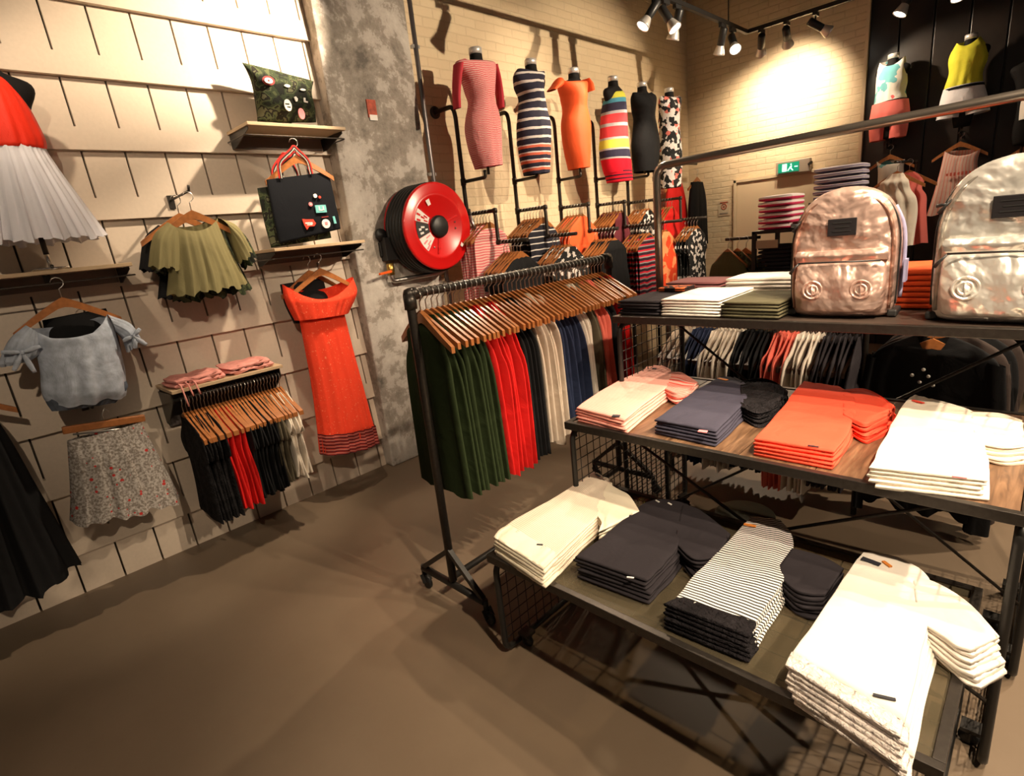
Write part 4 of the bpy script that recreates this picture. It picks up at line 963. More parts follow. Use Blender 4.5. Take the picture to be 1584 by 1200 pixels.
# ------------------------------------------------------------------ folded tops in stacks
def smoothn(L, n): return smooth_pts([V(p) for p in L], n)
ORDT = ['uppermost', 'second', 'third', 'fourth', 'fifth', 'sixth', 'seventh', 'eighth']
def shirt(name, cat, zt, t, torso, mat, sleeve=None, smat=None, hem=None, hmat=None, label=None, seed=0, sfold=(.001, .004, 3), sruff=0., fold=(.0012, .0036, 2.4), patch=None, n=6, drift=(0, 0), rot=.8, lab=None, group=None):
    """a neat pile of n folded tops; outlines measured on the plane of the uppermost one"""
    z = zt-t/2
    for k in range(n):
        rd = random.Random(seed*37+k); off = V((drift[0]*k+rd.uniform(-.003, .003), drift[1]*k+rd.uniform(-.003, .003), -t*k)) if k else V((0, 0, 0))
        pj0 = [P(a, b, 'z', z) for a, b in torso[0]+torso[1]]; cen = sum(pj0, V((0, 0, 0)))/len(pj0)
        R_ = Matrix.Rotation(radians(rd.uniform(-rot, rot)) if k else 0, 3, 'Z')
        j = .0035 if k else .0015
        def pj(pts): return [cen+R_ @ (P(a, b, 'z', z)-cen)+off+V((rd.uniform(-j, j), rd.uniform(-j, j), 0)) for a, b in pts]
        L = smoothn(pj(torso[0]), 12); R = smoothn(pj(torso[1]), 12)
        L = [p+V((rd.uniform(-.002, .002), rd.uniform(-.002, .002), 0)) for p in L]; R = [p+V((rd.uniform(-.0025, .0025), rd.uniform(-.0025, .0025), 0)) for p in R]
        o = MB().loft(L, R, [t*.40, t*.52, t*.52, t*.5, t*.42], (0, 0, 1), 34, 44, .38, fold=fold, caps=(True, True), seed=seed+k).build(name, mat, cat=cat)
        if k: tag(o, lab.replace(' under the uppermost one', ', %s from top' % ORDT[k]), group=group)
        else: tag(o, label)
        if sleeve:
            sl = [pj(sleeve[0]), pj(sleeve[1])]
            for q_ in sl: q_[0] = q_[0]+(q_[0]-q_[1]).normalized()*0+(sum(pj0, V((0, 0, 0)))/len(pj0)-q_[0]).normalized()*.03
            MB().loft(sl[0], sl[1], [t*.45, t*.62, t*.55], (0, 0, 1), 26, 60, .45, fold=sfold, caps=(True, True), seed=seed+k+1, ruff=sruff, rk=9).build('sleeve', smat or mat, o)
        if hem: MB().loft(pj(hem[0]), pj(hem[1]), [t*.5, t*.62, t*.55], (0, 0, 1), 10, 64, .38, fold=(.002, .003, 9), caps=(True, True), seed=seed+k+2).build('hem_trim', hmat, o)
        if patch and not k:
            for (px, py, lx, ly, ang, mm, nm) in patch:
                MB().box(P(px, py, 'z', zt+.003), (lx, ly, .003), Matrix.Rotation(radians(ang), 3, 'Z')).build(nm, mm, o)
m_lbl = solid('woven_label_dark', (.03, .03, .04), .6); m_orl = solid('woven_label_orange', (.75, .25, .04), .6)
m_cream_knit = striped('cream_knit_stripe', .0085, [(0, (.80, .70, .56)), (.68, (.48, .38, .30))], 1)
m_creamp = cloth('cream_plain', (.82, .74, .58), .85, .35); m_wht = cloth('white_cloth', (.86, .80, .72), .85, .3)
m_charc = cloth('charcoal', (.028, .024, .028), .85, .45); m_lace2 = cloth('black_lace_trim', (.016, .014, .016), .9, 1.0, .4, 70)
m_bw = striped('black_white_fine_stripe', .0125, [(0, (.02, .02, .02)), (.45, (.82, .78, .74))], 1, .004)
m_pk = striped('pink_marl_stripe', .009, [(0, (.84, .34, .27)), (.5, (.86, .52, .44))], 1); m_pks = striped('pink_sleeve_stripe', .016, [(0, (.82, .12, .09)), (.5, (.86, .50, .42))], 0)
m_nv = cloth('slate_navy', (.045, .042, .065), .85, .5); m_cor = cloth('bright_coral', (.86, .09, .045), .85, .45); m_wh2 = cloth('ivory', (.84, .76, .64), .85, .5)
n1, t1 = 6, .0125; Z1 = ZT1+n1*t1
S = []
shirt('knitted_top', 'folded top', Z1, t1, ([(772, 820), (800, 802), (840, 780), (880, 756), (906, 738), (917, 730)], [(852, 868), (872, 850), (900, 822), (928, 795), (940, 772), (948, 745)]), m_cream_knit,
  ([(946, 743), (958, 758), (974, 768), (991, 792)], [(930, 793), (930, 808), (928, 818), (926, 823)]), m_creamp, ([(763, 832), (772, 820), (786, 812)], [(840, 880), (852, 868), (862, 858)]), m_creamp,
  'cream striped folded top, uppermost of the first stack on the lowest table', 1, patch=[(835, 842, .022, .006, 30, m_lbl, 'woven_label'), (925, 735, .03, .008, -20, m_lbl, 'neck_label')], n=n1, drift=(.0025, -.0015), rot=.8, lab='cream striped folded top under the uppermost one in the first stack on the lowest table', group='cream striped tops on the lowest table')
shirt('jersey_top', 'folded top', Z1, t1, ([(889, 862), (925, 836), (962, 806), (992, 782), (1015, 772)], [(1000, 900), (1022, 878), (1046, 850), (1060, 820), (1066, 775)]), m_charc,
  ([(1062, 775), (1080, 788), (1105, 806), (1130, 828)], [(1056, 842), (1068, 862), (1088, 866), (1108, 860)]), m_charc, label='charcoal folded top, uppermost of the second stack on the lowest table', seed=4, patch=[(975, 893, .022, .005, 25, m_white, 'woven_label'), (1017, 775, .02, .006, -20, m_white, 'neck_label'), (1036, 779, .02, .006, -20, m_white, 'neck_label')], n=n1, drift=(.003, -.003), rot=1.2, lab='charcoal folded top under the uppermost one in the second stack on the lowest table', group='charcoal tops on the lowest table')
shirt('striped_top', 'folded top', Z1, t1, ([(1046, 925), (1075, 890), (1105, 860), (1140, 822), (1162, 800)], [(1165, 972), (1186, 935), (1212, 900), (1222, 870), (1226, 832), (1208, 805)]), m_bw,
  ([(1238, 845), (1262, 858), (1285, 868), (1306, 880)], [(1214, 893), (1228, 912), (1250, 920), (1276, 922)]), m_charc, ([(1027, 935), (1038, 930), (1050, 924)], [(1158, 985), (1164, 976), (1170, 965)]), m_lace2,
  'black and white striped folded top with lace hem, uppermost of the third stack', 6, patch=[(1160, 812, .04, .012, 10, m_orl, 'neck_label')], n=n1, drift=(.002, -.004), rot=.8, lab='striped folded top with lace hem under the uppermost one in the third stack', group='striped lace-hem tops on the lowest table')
shirt('white_blouse', 'folded top', Z1+.01, t1, ([(1224, 1012), (1262, 962), (1296, 908), (1322, 872), (1337, 853)], [(1398, 1118), (1420, 1035), (1436, 965), (1440, 905), (1422, 880), (1388, 862)]), m_wht,
  ([(1418, 882), (1455, 905), (1500, 935), (1545, 985)], [(1440, 968), (1458, 985), (1478, 1000), (1500, 1008)]), m_wht, ([(1216, 1030), (1220, 1020), (1225, 1010)], [(1393, 1142), (1395, 1131), (1398, 1118)]), cloth('ecru_lace', (.84, .75, .69), .9, .9, .2, 60),
  'white folded blouse with a lace hem, uppermost of the nearest stack', 8, patch=[(1368, 1078, .042, .007, 18, m_lbl, 'woven_label'), (1347, 868, .05, .018, -10, m_lbl, 'neck_label'), (1372, 872, .03, .01, -40, m_orl, 'neck_label')], n=n1+1, drift=(.004, -.004), rot=1.0, lab='white folded blouse under the uppermost one in the nearest stack', group='white blouses on the lowest table')

n2, t2 = 5, .0115; Z2 = ZT2+n2*t2
shirt('pink_tee', 'folded top', Z2, t2, ([(890, 632), (925, 608), (965, 586), (993, 574), (1000, 568)], [(965, 650), (995, 627), (1022, 607), (1036, 595), (1038, 575), (1024, 566)]), m_pk,
  ([(1036, 574), (1052, 576), (1066, 583), (1080, 592)], [(1034, 600), (1040, 607), (1052, 607), (1070, 602)]), m_pks, label='pink marl folded tee, uppermost of the leftmost stack on the plank table', seed=2, patch=[(953, 643, .03, .02, 20, m_lbl, 'woven_label'), (1012, 570, .02, .01, 0, m_lbl, 'neck_label')], n=n2, drift=(.003, -.002), rot=1., lab='pink marl folded tee under the uppermost one, leftmost stack on the plank table', group='pink tees on the plank table')
shirt('navy_blouse', 'folded top', Z2, t2, ([(1012, 650), (1045, 627), (1075, 605), (1100, 591), (1110, 584)], [(1108, 668), (1130, 645), (1150, 625), (1158, 605), (1150, 592), (1136, 584)]), m_nv,
  ([(1150, 588), (1172, 586), (1198, 592), (1218, 606)], [(1154, 632), (1170, 638), (1188, 634), (1204, 626)]), m_lace2, label='navy folded blouse with black ruffle sleeve, uppermost of its stack', seed=3, sruff=.009, sfold=(.006, .014, 7), patch=[(1087, 667, .03, .018, 10, m_pink, 'woven_label'), (1118, 586, .05, .014, -20, m_orl, 'neck_label')], n=n2, drift=(.003, -.003), rot=1.2, lab='navy folded blouse under the uppermost one on the plank table', group='navy blouses on the plank table')
shirt('coral_blouse', 'folded top', Z2, t2, ([(1166, 680), (1190, 655), (1212, 628), (1230, 604), (1243, 591)], [(1290, 700), (1306, 680), (1318, 655), (1322, 632), (1318, 612), (1300, 600)]), m_cor,
  ([(1308, 600), (1335, 602), (1362, 614), (1385, 632)], [(1318, 648), (1334, 660), (1352, 656), (1372, 646)]), m_cor, label='bright coral folded blouse with ruffled sleeve, uppermost of its stack', seed=5, sruff=.009, sfold=(.006, .014, 7), patch=[(1258, 690, .03, .005, 5, m_lbl, 'woven_label')], n=n2, drift=(.002, -.004), rot=1.2, lab='bright coral folded blouse under the uppermost one on the plank table', group='coral blouses on the plank table')
shirt('ivory_blouse', 'folded top', Z2, t2, ([(1346, 724), (1362, 690), (1382, 652), (1398, 626), (1413, 612)], [(1526, 744), (1528, 712), (1524, 682), (1518, 655), (1500, 634), (1445, 620)]), m_wh2,
  ([(1508, 634), (1545, 640), (1580, 652)], [(1522, 690), (1550, 692), (1588, 690)]), m_wh2, label='ivory folded blouse with gathered sleeve, uppermost of the rightmost plank-table stack', seed=7, sruff=.006, sfold=(.002, .006, 6), patch=[(1420, 621, .04, .012, -30, m_bred, 'neck_label'), (1484, 738, .03, .005, 10, m_pink, 'woven_label')], n=n2, drift=(.001, -.004), rot=1.2, lab='ivory folded blouse under the uppermost one on the plank table', group='ivory blouses on the plank table')

# rectangular folded tops on the tallest table
def block(x0, x1, y0, y1, n, t, mat, name, top, rest, group, seed=0, zb=ZT3+.004, rz=0, lab=True):
    L = [V((x0, y0, 0)), V((x0, (y0+y1)/2, 0)), V((x0, y1, 0))]; R = [V((x1, y0, 0)), V((x1, (y0+y1)/2, 0)), V((x1, y1, 0))]
    o = MB().loft(L, R, [t*.38, t*.52, t*.5, t*.4], (0, 0, 1), 18, 44, .34, fold=(.0008, .0015, 2), caps=(True, True), seed=seed).build(name, mat, origin=((x0+x1)/2, (y0+y1)/2, 0))
    o.location.z = zb+t*(n-.5); tag(o, top, 'folded top'); o.rotation_euler.z = rz
    r = random.Random(seed+50)
    for k in range(n-1):
        c = copy_tree(o, loc=V((o.location.x+r.uniform(-.004, .004), o.location.y+r.uniform(-.004, .004), zb+t*(k+.5))), rz=rz+radians(r.uniform(-1, 1)), label=(rest.replace(' under the uppermost one', ', %s from top' % ORDT[n-1-k]) if ' under the uppermost one' in rest else rest.replace(' below the uppermost one', ', %s from top' % ORDT[n-1-k]) if ' below the' in rest else rest+', %s from top' % ORDT[n-1-k]), group=group)
    return o
block(-1.435, -1.225, 2.15, 2.45, 5, .013, m_charc, 'folded_tee', 'black folded tee, uppermost of the left end stack on the tallest table', 'black folded tee under the uppermost one at the left end of the tallest table', 'black tees on the tallest table', 21)
block(-1.215, -.955, 2.15, 2.50, 6, .0125, m_wht, 'folded_tee', 'white folded tee, uppermost of the front stack beside the olive ones', 'white folded tee under the uppermost one in the front stack', 'white tees on the tallest table', 22)
block(-.945, -.725, 2.15, 2.46, 5, .013, cloth('khaki_olive', (.10, .09, .05), .85, .3), 'folded_tee', 'olive folded tee, uppermost of the stack beside the rose backpack', 'olive folded tee under the uppermost one beside the rose backpack', 'olive tees on the tallest table', 23)
block(-1.09, -.77, 2.52, 2.74, 7, .016, m_wht, 'folded_tee', 'white folded tee, uppermost of the rear stack on the tallest table', 'white folded tee under the uppermost one in the rear stack', 'white tees at the back of the tallest table', 24)
block(-1.40, -1.12, 2.53, 2.74, 6, .016, cloth('dusky_maroon', (.20, .075, .075), .85, .35), 'folded_tee', 'maroon folded tee, uppermost of the rear stack by the rail post', 'maroon folded tee under the uppermost one by the rail post', 'maroon tees on the tallest table', 25)
block(-1.37, -1.23, 2.40, 2.50, 2, .010, printed('orange_black_print', 40, [(0, (.03, .02, .02)), (.55, (.75, .16, .05))], 'voronoi'), 'printed_scarf', 'orange and black printed scarf folded by the rail post, uppermost', 'orange and black printed scarf, lower of the folded pair', 'scarves by the rail post', 26, zb=ZT3+.072)
block(-.48, -.24, 2.42, 2.74, 7, .020, cloth('tangerine', (.85, .12, .03), .85, .4), 'folded_tee', 'orange folded top between the two backpacks, uppermost', 'orange folded top under the uppermost one between the backpacks', 'orange tops between the backpacks', 27)

# ------------------------------------------------------------------ backpacks
def foil(name, c, rough=.3):
    m, nt, b = nodes(name); b.inputs['Base Color'].default_value = rgba(c); b.inputs['Metallic'].default_value = .62; b.inputs['Roughness'].default_value = rough
    co = coords(nt); a = N(nt, 'ShaderNodeTexNoise'); a.inputs['Scale'].default_value = 5.5; a.inputs['Detail'].default_value = 3.5; a.inputs['Distortion'].default_value = .3; nt.links.new(co, a.inputs['Vector'])
    c_ = N(nt, 'ShaderNodeTexNoise'); c_.inputs['Scale'].default_value = 45; nt.links.new(co, c_.inputs['Vector'])
    p = bump(nt, b, a.outputs[0], 1.0, .085); bump(nt, b, c_.outputs[0], .25, .004, p); return m
m_zip = solid('zip_dark', (.03, .03, .03), .4); m_patch = solid('leather_patch', (.014, .012, .014), .5, bscale=80, bstr=.15)
def backpack(cx, yf, s, mat, matd, label, rz=0, tagc=None):
    o = empty('backpack', (0, 0, 0), label, 'backpack')
    F = V((0, -1, 0))
    prof = [(.135, 0), (.158, .015), (.168, .08), (.170, .18), (.168, .27), (.155, .34), (.125, .395), (.080, .43), (.03, .445), (.006, .447)]
    dep = [.060, .078, .085, .085, .080, .072, .062, .052, .038, .01]
    L = [V((-a, 0, z)) for a, z in prof]; R = [V((a, 0, z)) for a, z in prof]
    MB().loft(L, R, dep, F, 44, 72, .62, fold=(.002, .003, 2.5), caps=(True, True)).build('main_body', mat, o, origin=(0, 0, 0))
    # bulging front pocket
    pr = [(.10, .018), (.130, .028), (.140, .08), (.140, .14), (.135, .185), (.12, .205)]
    L = [V((-a, -.075, z)) for a, z in pr]; R = [V((a, -.075, z)) for a, z in pr]
    pk = MB().loft(L, R, [.012, .040, .052, .050, .036, .012], F, 26, 60, .6, fold=(.002, .004, 3), caps=(True, True), seed=3).build('front_pocket', mat, o, origin=(0, 0, 0))
    L = [V((-.142, -.078, .200)), V((-.145, -.080, .222)), V((-.140, -.078, .238))]; R = [V((-p.x, p.y, p.z)) for p in L]
    MB().loft(L, R, [.018, .026, .014], F, 10, 48, .5, fold=(.001, .002, 5), caps=(True, True), seed=5).build('pocket_flap', mat, o, origin=(0, 0, 0))
    # piped arch with the zip
    arch = [V((-.150, -.055, .03)), V((-.152, -.062, .15)), V((-.150, -.062, .27)), V((-.128, -.055, .35)), V((-.085, -.050, .398)), V((0, -.048, .418)), V((.085, -.050, .398)), V((.128, -.055, .35)), V((.150, -.062, .27)), V((.152, -.062, .15)), V((.150, -.055, .03))]
    MB().tube(smooth_pts(arch, 50), .0055, 8).build('piping', matd, o, origin=(0, 0, 0))
    MB().tube(smooth_pts([p*1.0+V((0, .022, 0))+V((p.x*.10, 0, .012)) for p in arch], 50), .0026, 8).build('main_zip', m_zip, o, origin=(0, 0, 0))
    MB().tube([(-.125, -.118, .200), (.125, -.118, .200)], .003, 8).build('pocket_zip', m_zip, pk, origin=(0, 0, 0))
    def puller(p, q, par):
        MB().tube([p, (V(p)+V(q))/2+V((0, -.006, 0)), q], [.003, .004, .006], 8).build('zip_puller', m_zip, par, origin=(0, 0, 0))
    puller((-.125, -.12, .198), (-.152, -.115, .165), pk)
    puller((-.138, -.045, .345), (-.165, -.05, .31), o); puller((-.142, -.04, .335), (-.172, -.04, .33), o)
    pa = MB().box((0, -.0815, .315), (.088, .006, .058)).build('leather_patch', m_patch, o, origin=(0, 0, 0), bevel=.002)
    b = MB()
    for k in range(3): b.box((0, -.0850, .330-.014*k), (.055-.012*(k == 1), .0012, .003))
    b.build('stitched_lines', m_zip, pa, origin=(0, 0, 0))
    for x in (-.075, .075):
        b = MB(); b.lathe([(.026, 0), (.030, -.004), (.034, 0)], (x, -.126, .105), 'y', 28); b.lathe([(.014, 0), (.017, -.003), (.020, 0)], (x, -.127, .105), 'y', 20)
        b.box((x, -.127, .105), (.004, .004, .05)); b.build('embossed_roundel', mat, pk, origin=(0, 0, 0))
    MB().tube(smooth_pts([V((-.035, .06, .40)), V((-.03, .085, .432)), V((.03, .085, .432)), V((.035, .06, .40))], 14), .008, 8).build('grab_handle', matd, o, origin=(0, 0, 0))
    for sx in (-1, 1): MB().tube(smooth_pts([V((sx*.06, .07, .42)), V((sx*.10, .115, .30)), V((sx*.11, .115, .15)), V((sx*.12, .075, .03))], 16), .014, 8).build('shoulder_strap', matd, o, origin=(0, 0, 0))
    for sx in (-1, 1): MB().box((sx*.16, .0, .012), (.03, .10, .024)).build('base_corner', m_zip, o, origin=(0, 0, 0), bevel=.006)
    if tagc: MB().tube(smooth_pts([V((.172, .01, .06)), V((.176, .01, .2)), V((.168, .01, .30)), V((.14, .01, .37))], 20), .006, 8).build('side_tape', tagc, o, origin=(0, 0, 0))
    if tagc: MB().box((.186, -.02, .155), (.008, .05, .075)).build('swing_tag', tagc, o, origin=(0, 0, 0))
    o.location = (cx, yf+.14*s, ZT3+.004); o.scale = (s, s, s); o.rotation_euler.z = rz
    return o
m_rose = foil('rose_foil', (.72, .50, .42), .36); m_rosed = foil('rose_foil_trim', (.42, .23, .17), .4); m_silv = foil('silver_foil', (.93, .90, .83), .34); m_silvd = foil('silver_foil_trim', (.50, .46, .40), .38)
backpack(-.555, 2.16, 1.0, m_rose, m_rosed, 'rose-gold metallic backpack on the tallest table', radians(3), solid('lilac_tag', (.42, .42, .65), .6))
backpack(-.105, 2.12, 1.08, m_silv, m_silvd, 'silver metallic backpack at the right end of the tallest table', radians(-2))

# ------------------------------------------------------------------ behind the tables
o = empty('low_clothes_rail', (-1.1, 3.02, 0), 'low black clothes rail packed with tops behind the tallest table', 'clothes rail')
MB().tube(pipe([(-1.66, 3.02, .01), (-1.66, 3.02, 1.03), (-.62, 3.02, 1.03), (-.62, 3.02, .01)], .014, .03), .014, 12).build('frame_pipe', m_dsteel, o)
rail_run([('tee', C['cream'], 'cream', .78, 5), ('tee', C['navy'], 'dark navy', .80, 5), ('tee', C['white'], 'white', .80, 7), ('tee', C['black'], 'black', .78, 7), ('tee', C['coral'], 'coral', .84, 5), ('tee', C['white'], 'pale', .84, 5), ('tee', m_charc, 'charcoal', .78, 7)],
  (-1.60, 3.02, 1.03-.070), (.0238, 0, 0), radians(90), 'tops on the low rail', 'from left on the low rail behind the tallest table', 'from left, low rail behind the table', dz=.030, hmat=solid('shaded_hanger_wood', (.07, .028, .012), .4))  # hanger wood darkened to stand in for shade beneath the tallest table
o = empty('coat_stand', (-.26, 3.45, 0), 'dark steel post with an arm holding the black coats', 'clothes stand')
MB().box((-.255, 3.45, .62), (.05, .03, 1.24)).build('post', m_dsteel, o)
MB().tube([(-.36, 3.45, 1.06), (-.36, 2.98, 1.06)], .010, 10).box((-.30, 3.45, 1.06), (.12, .02, .03)).build('arm', m_dsteel, o)
MB().box((-.255, 3.45, .01), (.3, .3, .016)).build('base_plate', m_dsteel, o)
m_coat2 = cloth('brown_black', (.05, .035, .03), .85, .35)
for k, (mm, lb) in enumerate([(m_blk, 'black cardigan with pale buttons, frontmost on the coat stand'), (m_coat2, 'brown-black coat, second on the coat stand'), (m_blk, 'black coat, third on the coat stand'), (m_coat2, 'brown-black coat, last on the coat stand')]):
    yy = 3.02+.055*k; dx = -.36+.01*k; dz = .012*k
    pr = [(.06, .985), (.17, .93), (.235, .86), (.26, .72), (.25, .55), (.235, .35), (.24, .12)]
    L = [V((dx-a, yy, z+dz)) for a, z in pr]; R = [V((dx+a+.01*k, yy, z+dz)) for a, z in pr]
    c = MB().loft(L, R, [.02, .025, .026, .026, .026], (0, -1, 0), 30, 80, .8, fold=(.001, .010, 4), hem=.03, dip=.09, dipb=.02, dv=.2, seed=30+k).build('hanging_coat', mm, label=lb, cat='coat')
    for sx in (-1, 1): MB().loft([V((dx+sx*.215-.035, yy, .88)), V((dx+sx*.235-.04, yy-.005, .6)), V((dx+sx*.225-.04, yy, .06+.04*k))], [V((dx+sx*.225+.03, yy, .86)), V((dx+sx*.25+.03, yy-.005, .6)), V((dx+sx*.25+.03, yy, .06+.04*k))], [.02, .025, .025], (0, -1, 0), 16, 30, fold=(.001, .006, 2), seed=40+k).build('sleeve', mm, c)
    if k == 0:
        for (bx, bz) in ((-.06, .80), (-.02, .83), (.0, .80), (-.03, .77), (.02, .76)): MB().lathe([(.001, -.004), (.008, -.002), (.008, 0)], (dx+bx, yy-.03, bz), 'y', 12).build('button', m_white, c)
    put_hanger((dx, yy-.01, .975+dz), (0, 0, 0), ['wooden hanger of the frontmost cardigan on the coat stand', 'wooden hanger of the second coat on the coat stand', 'wooden hanger of the third coat on the coat stand', 'wooden hanger of the last coat on the coat stand'][k])
MB().lathe([(.001, .05), (.145, .05), (.15, .045), (.15, 0), (.001, 0)], (-1.045, 2.70-.04, 0.002), 'z', 48).build('round_base', solid('black_disc', (.03, .028, .02), .35), label='round black plinth on the floor behind the middle table', cat='plinth')

# shelving and stock in the middle of the room
u = empty('shelf_rack', (-1.45, 4.75, 0), 'black shelf rack with folded striped tops behind the backpacks', 'shelf rack')
for x in (-1.72, -1.18):
    for y in (4.5, 5.0): MB().box((x, y, .715), (.03, .03, 1.43)).build('post', m_black, u)
for z in (.45, .8, 1.12, 1.42): MB().box((-1.45, 4.75, z), (.57, .53, .022)).build('shelf', m_black, u)
MB().tube(pipe([(-1.72, 4.62, 1.38), (-2.0, 4.62, 1.38)], .01), .012, 10).build('side_arm', m_black, u)
MB().box((-1.62, 4.488, 1.33), (.16, .012, .06)).build('price_rail', solid('rail_beige', (.5, .4, .28), .5), u)
m_pw = striped('pink_white_block', .042, [(0, (.85, .78, .76)), (.02, (.72, .04, .13)), (.48, (.88, .80, .78))], 2, offset=.5)
block(-1.70, -1.46, 4.52, 4.80, 6, .042, m_pw, 'folded_sweater', 'pink and white striped sweater, uppermost on the black shelf rack', 'pink and white striped sweater below the uppermost one on the shelf rack', 'striped sweaters on the shelf rack', 31, zb=1.432)
block(-1.45, -1.22, 4.52, 4.80, 3, .016, C['maroon'], 'folded_tee', 'maroon folded top, uppermost beside the striped sweaters', 'maroon folded top lower beside the striped sweaters', 'maroon tops on the shelf rack', 32, zb=1.432)
for z, mm, s_ in ((1.132, m_charc, 33), (.812, m_blk, 34)):
    block(-1.70, -1.46, 4.52, 4.80, 6, .03, mm, 'folded_tee', 'dark folded top, uppermost left on the %s shelf of the rack' % ('upper inner' if z > 1 else 'lower inner'), 'dark folded top left on the %s shelf of the rack' % ('upper inner' if z > 1 else 'lower inner'), 'dark tops on the rack', s_, zb=z)
    block(-1.44, -1.20, 4.52, 4.80, 6, .03, mm, 'folded_tee', 'dark folded top, uppermost right on the %s shelf of the rack' % ('upper inner' if z > 1 else 'lower inner'), 'dark folded top right on the %s shelf of the rack' % ('upper inner' if z > 1 else 'lower inner'), 'dark tops on the rack', s_+5, zb=z)
m_gst = striped('grey_blue_stripe', .042, [(0, (.10, .09, .16)), (.3, (.50, .46, .50)), (.5, (.20, .17, .26)), (.7, (.55, .5, .55))], 2, offset=.5)
MB().box((-1.30, 5.15, .80), (.40, .24, 1.60)).build('black_cabinet', m_black_paint, label='narrow black cabinet behind the shelf rack holding the grey sweaters', cat='cabinet', bevel=.004)
block(-1.47, -1.13, 5.04, 5.24, 6, .042, m_gst, 'folded_sweater', 'grey striped sweater, uppermost above the rose-gold backpack', 'grey striped sweater below the uppermost one above the rose-gold backpack', 'grey striped sweaters', 36, zb=1.602)
for k, (x, mm, lb) in enumerate([(-1.98, cloth('army_green', (.07, .075, .035), .85, .4), 'army green jacket, frontmost on the side arm of the shelf rack'), (-1.90, m_camo, 'camouflage jacket on the side arm of the shelf rack'), (-1.83, m_dolive, 'dark olive jacket nearest the shelf rack')]):
    c = rail_mesh('tee', mm, .65, 60+k, 'j').build('hanging_jacket', mm, origin=(0, 0, 0)); c.location = (x, 4.55-.0*k, 1.30); c.rotation_euler.z = radians(-28+90*0); c.scale = (1.05, 1.6, 1); tag(c, lb, 'jacket')
    c.location.y = 4.62; put_hanger((x, 4.62, 1.31), (0, 0, radians(-28)), 'wooden hanger of the %s' % lb.split(',')[0].split(' on')[0].split(' nearest')[0])

# ------------------------------------------------------------------ black boarded wall with outfits
FIT[0] = True
YB = 6.88
NB = V((0, -1, 0))
def on_b(pts): return ppx(pts, 'y', YB)
m_trop = printed('tropical_vest', 5, [(0, (.15, .42, .45)), (.42, (.78, .74, .66)), (.60, (.80, .76, .68)), (.66, (.75, .12, .12)), (.70, (.8, .76, .7))], 'noise')
m_cshort = cloth('coral_denim', (.85, .20, .17), .85, .4); m_lime = cloth('yellow_jersey', (.70, .66, .05), .8, .5); m_wshort = cloth('white_denim', (.80, .78, .80), .85, .4)
for (px, lb, s) in ((1382, 'black torso form in a tropical vest and coral shorts', 1), (1502, 'black torso form in a yellow vest and white shorts', 1), (1598, 'black torso form cut off by the right edge of the photo', 1)):
    c = P(px, {1382: 92, 1502: 62, 1598: 100}[px], 'y', YB); f = put_form((c.x, YB, 2.83 if px != 1598 else 2.60), lb, radians(-90))
    MB().tube(pipe([(c.x, 7.09, 2.04), (c.x, YB, 2.04), (c.x, YB, 2.08)], .01, .02), .012, 8).build('torso_bracket', m_black, label='black wall bracket under the %s' % lb.replace('black ', ''), cat='bracket') if px != 1598 else None
MB().loft(on_b([(1361, 97), (1357, 112), (1355, 130), (1354, 148), (1352, 164)]), on_b([(1401, 86), (1403, 108), (1404, 125), (1401, 140), (1403, 150)]), [.05, .10, .115, .11, .115], NB, 28, 60, fold=(.001, .006, 3), dip=.06, dv=.2).build('tropical_vest', m_trop, label='pale tropical print vest on the black wall', cat='top')
b = on_b
sh = MB().loft(b([(1349, 164), (1346, 180), (1344, 190)]), b([(1406, 152), (1408, 170), (1407, 180)]), [.12, .125, .12], NB, 12, 60, fold=(.001, .003, 3)).build('shorts', m_cshort, label='coral shorts with a dark tie below the tropical vest', cat='shorts')
MB().loft(b([(1344.5, 188), (1344, 205), (1345, 221)]), b([(1375, 185), (1372, 202), (1370, 216)]), [.12, .10, .09], NB, 12, 40, fold=(.001, .004, 2)).build('short_leg', m_cshort, sh)
MB().loft(b([(1376, 184), (1375, 200), (1374, 215)]), b([(1407, 178), (1405, 196), (1402, 210)]), [.12, .10, .09], NB, 12, 40, fold=(.001, .004, 2)).build('short_leg', m_cshort, sh)
MB().tube(b([(1384, 157), (1388, 165), (1393, 175)]), .006, 6).build('tie', m_blk, sh)
MB().loft(on_b([(1480, 67), (1470, 85), (1467, 98), (1468, 115), (1462, 134), (1460, 142)]), on_b([(1517, 56), (1528, 72), (1528, 90), (1521, 108), (1520, 122), (1521, 128)]), [.06, .10, .115, .11, .11, .11], NB, 30, 60, fold=(.001, .010, 3), dip=.05, dv=.2).build('yellow_vest', m_lime, label='bright yellow sleeveless top on the black wall', cat='top')
sh = MB().loft(b([(1459, 140), (1454, 158), (1452, 170)]), b([(1522, 126), (1528, 148), (1529, 158)]), [.12, .13, .13], NB, 12, 60, fold=(.001, .003, 3)).build('shorts', m_wshort, label='white shorts with a dark belt below the yellow top', cat='shorts')
MB().loft(b([(1452, 168), (1450, 178), (1448, 187)]), b([(1490, 162), (1489, 172), (1488, 181)]), [.12, .11, .10], NB, 10, 40, fold=(.001, .004, 2)).build('short_leg', m_wshort, sh)
MB().loft(b([(1491, 161), (1491, 170), (1491, 180)]), b([(1529, 156), (1531, 163), (1532, 170)]), [.12, .11, .10], NB, 10, 40, fold=(.001, .004, 2)).build('short_leg', m_wshort, sh)
MB().loft(b([(1459, 141), (1458.5, 145)]), b([(1523, 127), (1523.5, 131)]), [.124, .126], NB, 4, 50).build('belt', m_blk, sh)
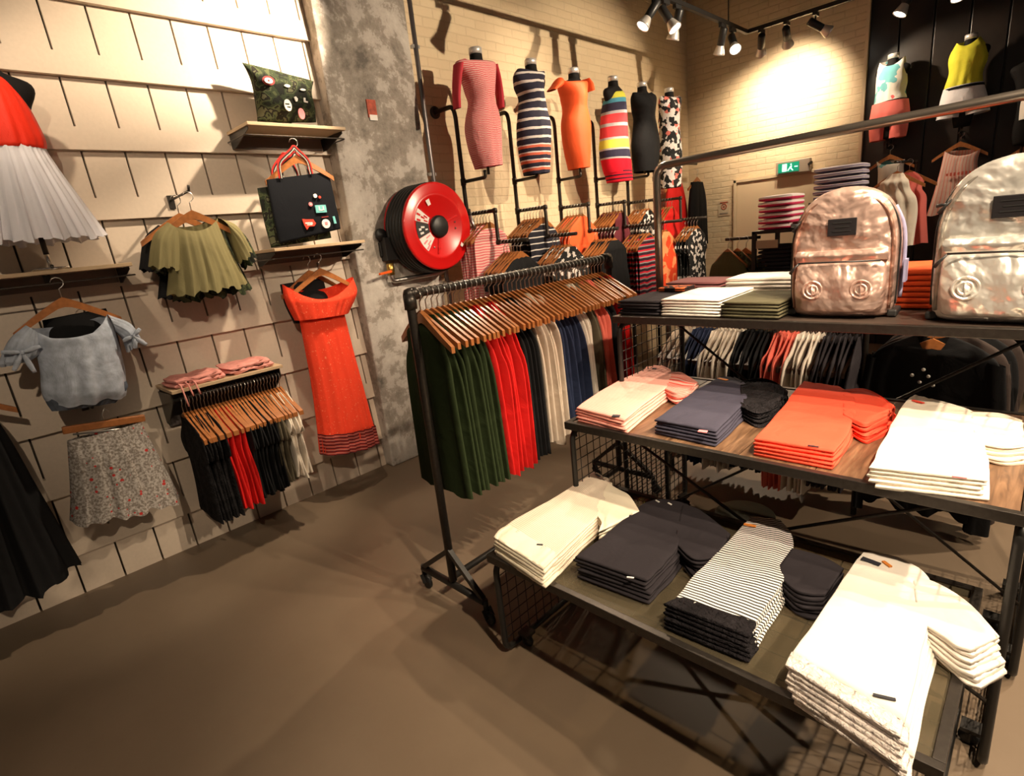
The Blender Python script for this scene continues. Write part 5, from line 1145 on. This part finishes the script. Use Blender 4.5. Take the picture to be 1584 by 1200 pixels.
MB().loft(on_b([(1585, 118), (1581, 140), (1577, 165), (1574, 187)]), on_b([(1625, 110), (1628, 140), (1630, 160), (1632, 178)]), [.08, .11, .12, .12], NB, 18, 50, fold=(.001, .010, 3)).build('white_dress', m_wht, label='white garment on the torso form at the right edge', cat='dress')
def hang_b(hx, hy, Lp, Rp, mat, label, hl, name='sleeveless_top', th=.05, extra=None):
    c = P(hx, hy, 'y', YB)
    MB().tube([(c.x, 7.09, c.z+.086), (c.x, YB-.02, c.z+.086)], .007, 8).build('wall_peg', m_dsteel, label='wall peg carrying the %s' % hl, cat='peg')
    put_hanger((c.x, YB, c.z), (0, 0, 0), hl)
    o = MB().loft(on_b(Lp), on_b(Rp), [th*.6, th, th*1.1, th*1.2], NB, 26, 60, fold=(.001, .012, 3.5), dip=.05, dv=.15, hem=.01, seed=int(hx)).build(name, mat, label=label, cat='top')
    return o
m_pchk = striped('peach_grid', .04, [(0, (.86, .35, .28)), (.25, (.86, .62, .54))], 0)
hang_b(1377, 238, [(1356, 250), (1358, 268), (1356, 300), (1350, 340)], [(1400, 246), (1398, 262), (1402, 300), (1408, 330)], m_trop, 'tropical print top on a hanger below the coral shorts', 'wooden hanger of the tropical top')
pt_ = hang_b(1486, 218, [(1461, 234), (1454, 265), (1444, 300), (1433, 334)], [(1517, 230), (1512, 255), (1520, 295), (1528, 325)], m_pchk, 'peach checked sleeveless top on a hanger on the black wall', 'wooden hanger of the peach top')
b_ = MB(); c_ = P(1486, 268, 'y', YB-.068)
for k in range(8): b_.box(c_+V((-.10+.028*k, 0, 0)), (.016, .004, .030 if k % 3 else .022))
b_.build('chest_lettering', C['coral'], pt_)
hang_b(1592, 222, [(1572, 236), (1570, 265), (1566, 290), (1564, 320)], [(1620, 232), (1622, 260), (1624, 290), (1626, 320)], m_pchk, 'peach top cut off by the right edge of the photo', 'wooden hanger at the right edge on the black wall')
FIT[0] = False
c = P(1385, 300, 'y', 5.9)
o = rail_mesh('tank', m_wh2, .62, 71, 'x').build('sleeveless_top', m_wh2, origin=(0, 0, 0)); o.location = (c.x, 5.9, 1.78); o.rotation_euler.z = radians(-10); o.scale = (.9, 3, 1); tag(o, 'ivory top on a hanger just behind the rose-gold backpack', 'top')
put_hanger((c.x, 5.9, 1.785), (0, 0, radians(-10)), 'wooden hanger just behind the rose-gold backpack')
o = rail_mesh('tank', C['coral'], .62, 72, 'x').build('sleeveless_top', m_cshort, origin=(0, 0, 0)); o.location = (c.x+.06, 6.05, 1.78); o.rotation_euler.z = radians(-10); o.scale = (.9, 3, 1); tag(o, 'coral top behind the ivory one near the rose-gold backpack', 'top')
put_hanger((c.x+.06, 6.05, 1.785), (0, 0, radians(-10)), 'wooden hanger behind the ivory top near the rose-gold backpack')
s_ = empty('garment_stand', (c.x, 6.0, 0), 'slim black stand holding the ivory and coral tops', 'clothes stand')
MB().tube(pipe([(c.x+.08, 6.25, .01), (c.x+.08, 6.25, 1.852), (c.x-.01, 5.85, 1.852)], .01, .03), .011, 10).build('frame', m_black, s_)
MB().lathe([(.001, .014), (.15, .012), (.15, 0), (.001, 0)], (c.x+.08, 6.25, 0), 'z', 32).build('base', m_black, s_)
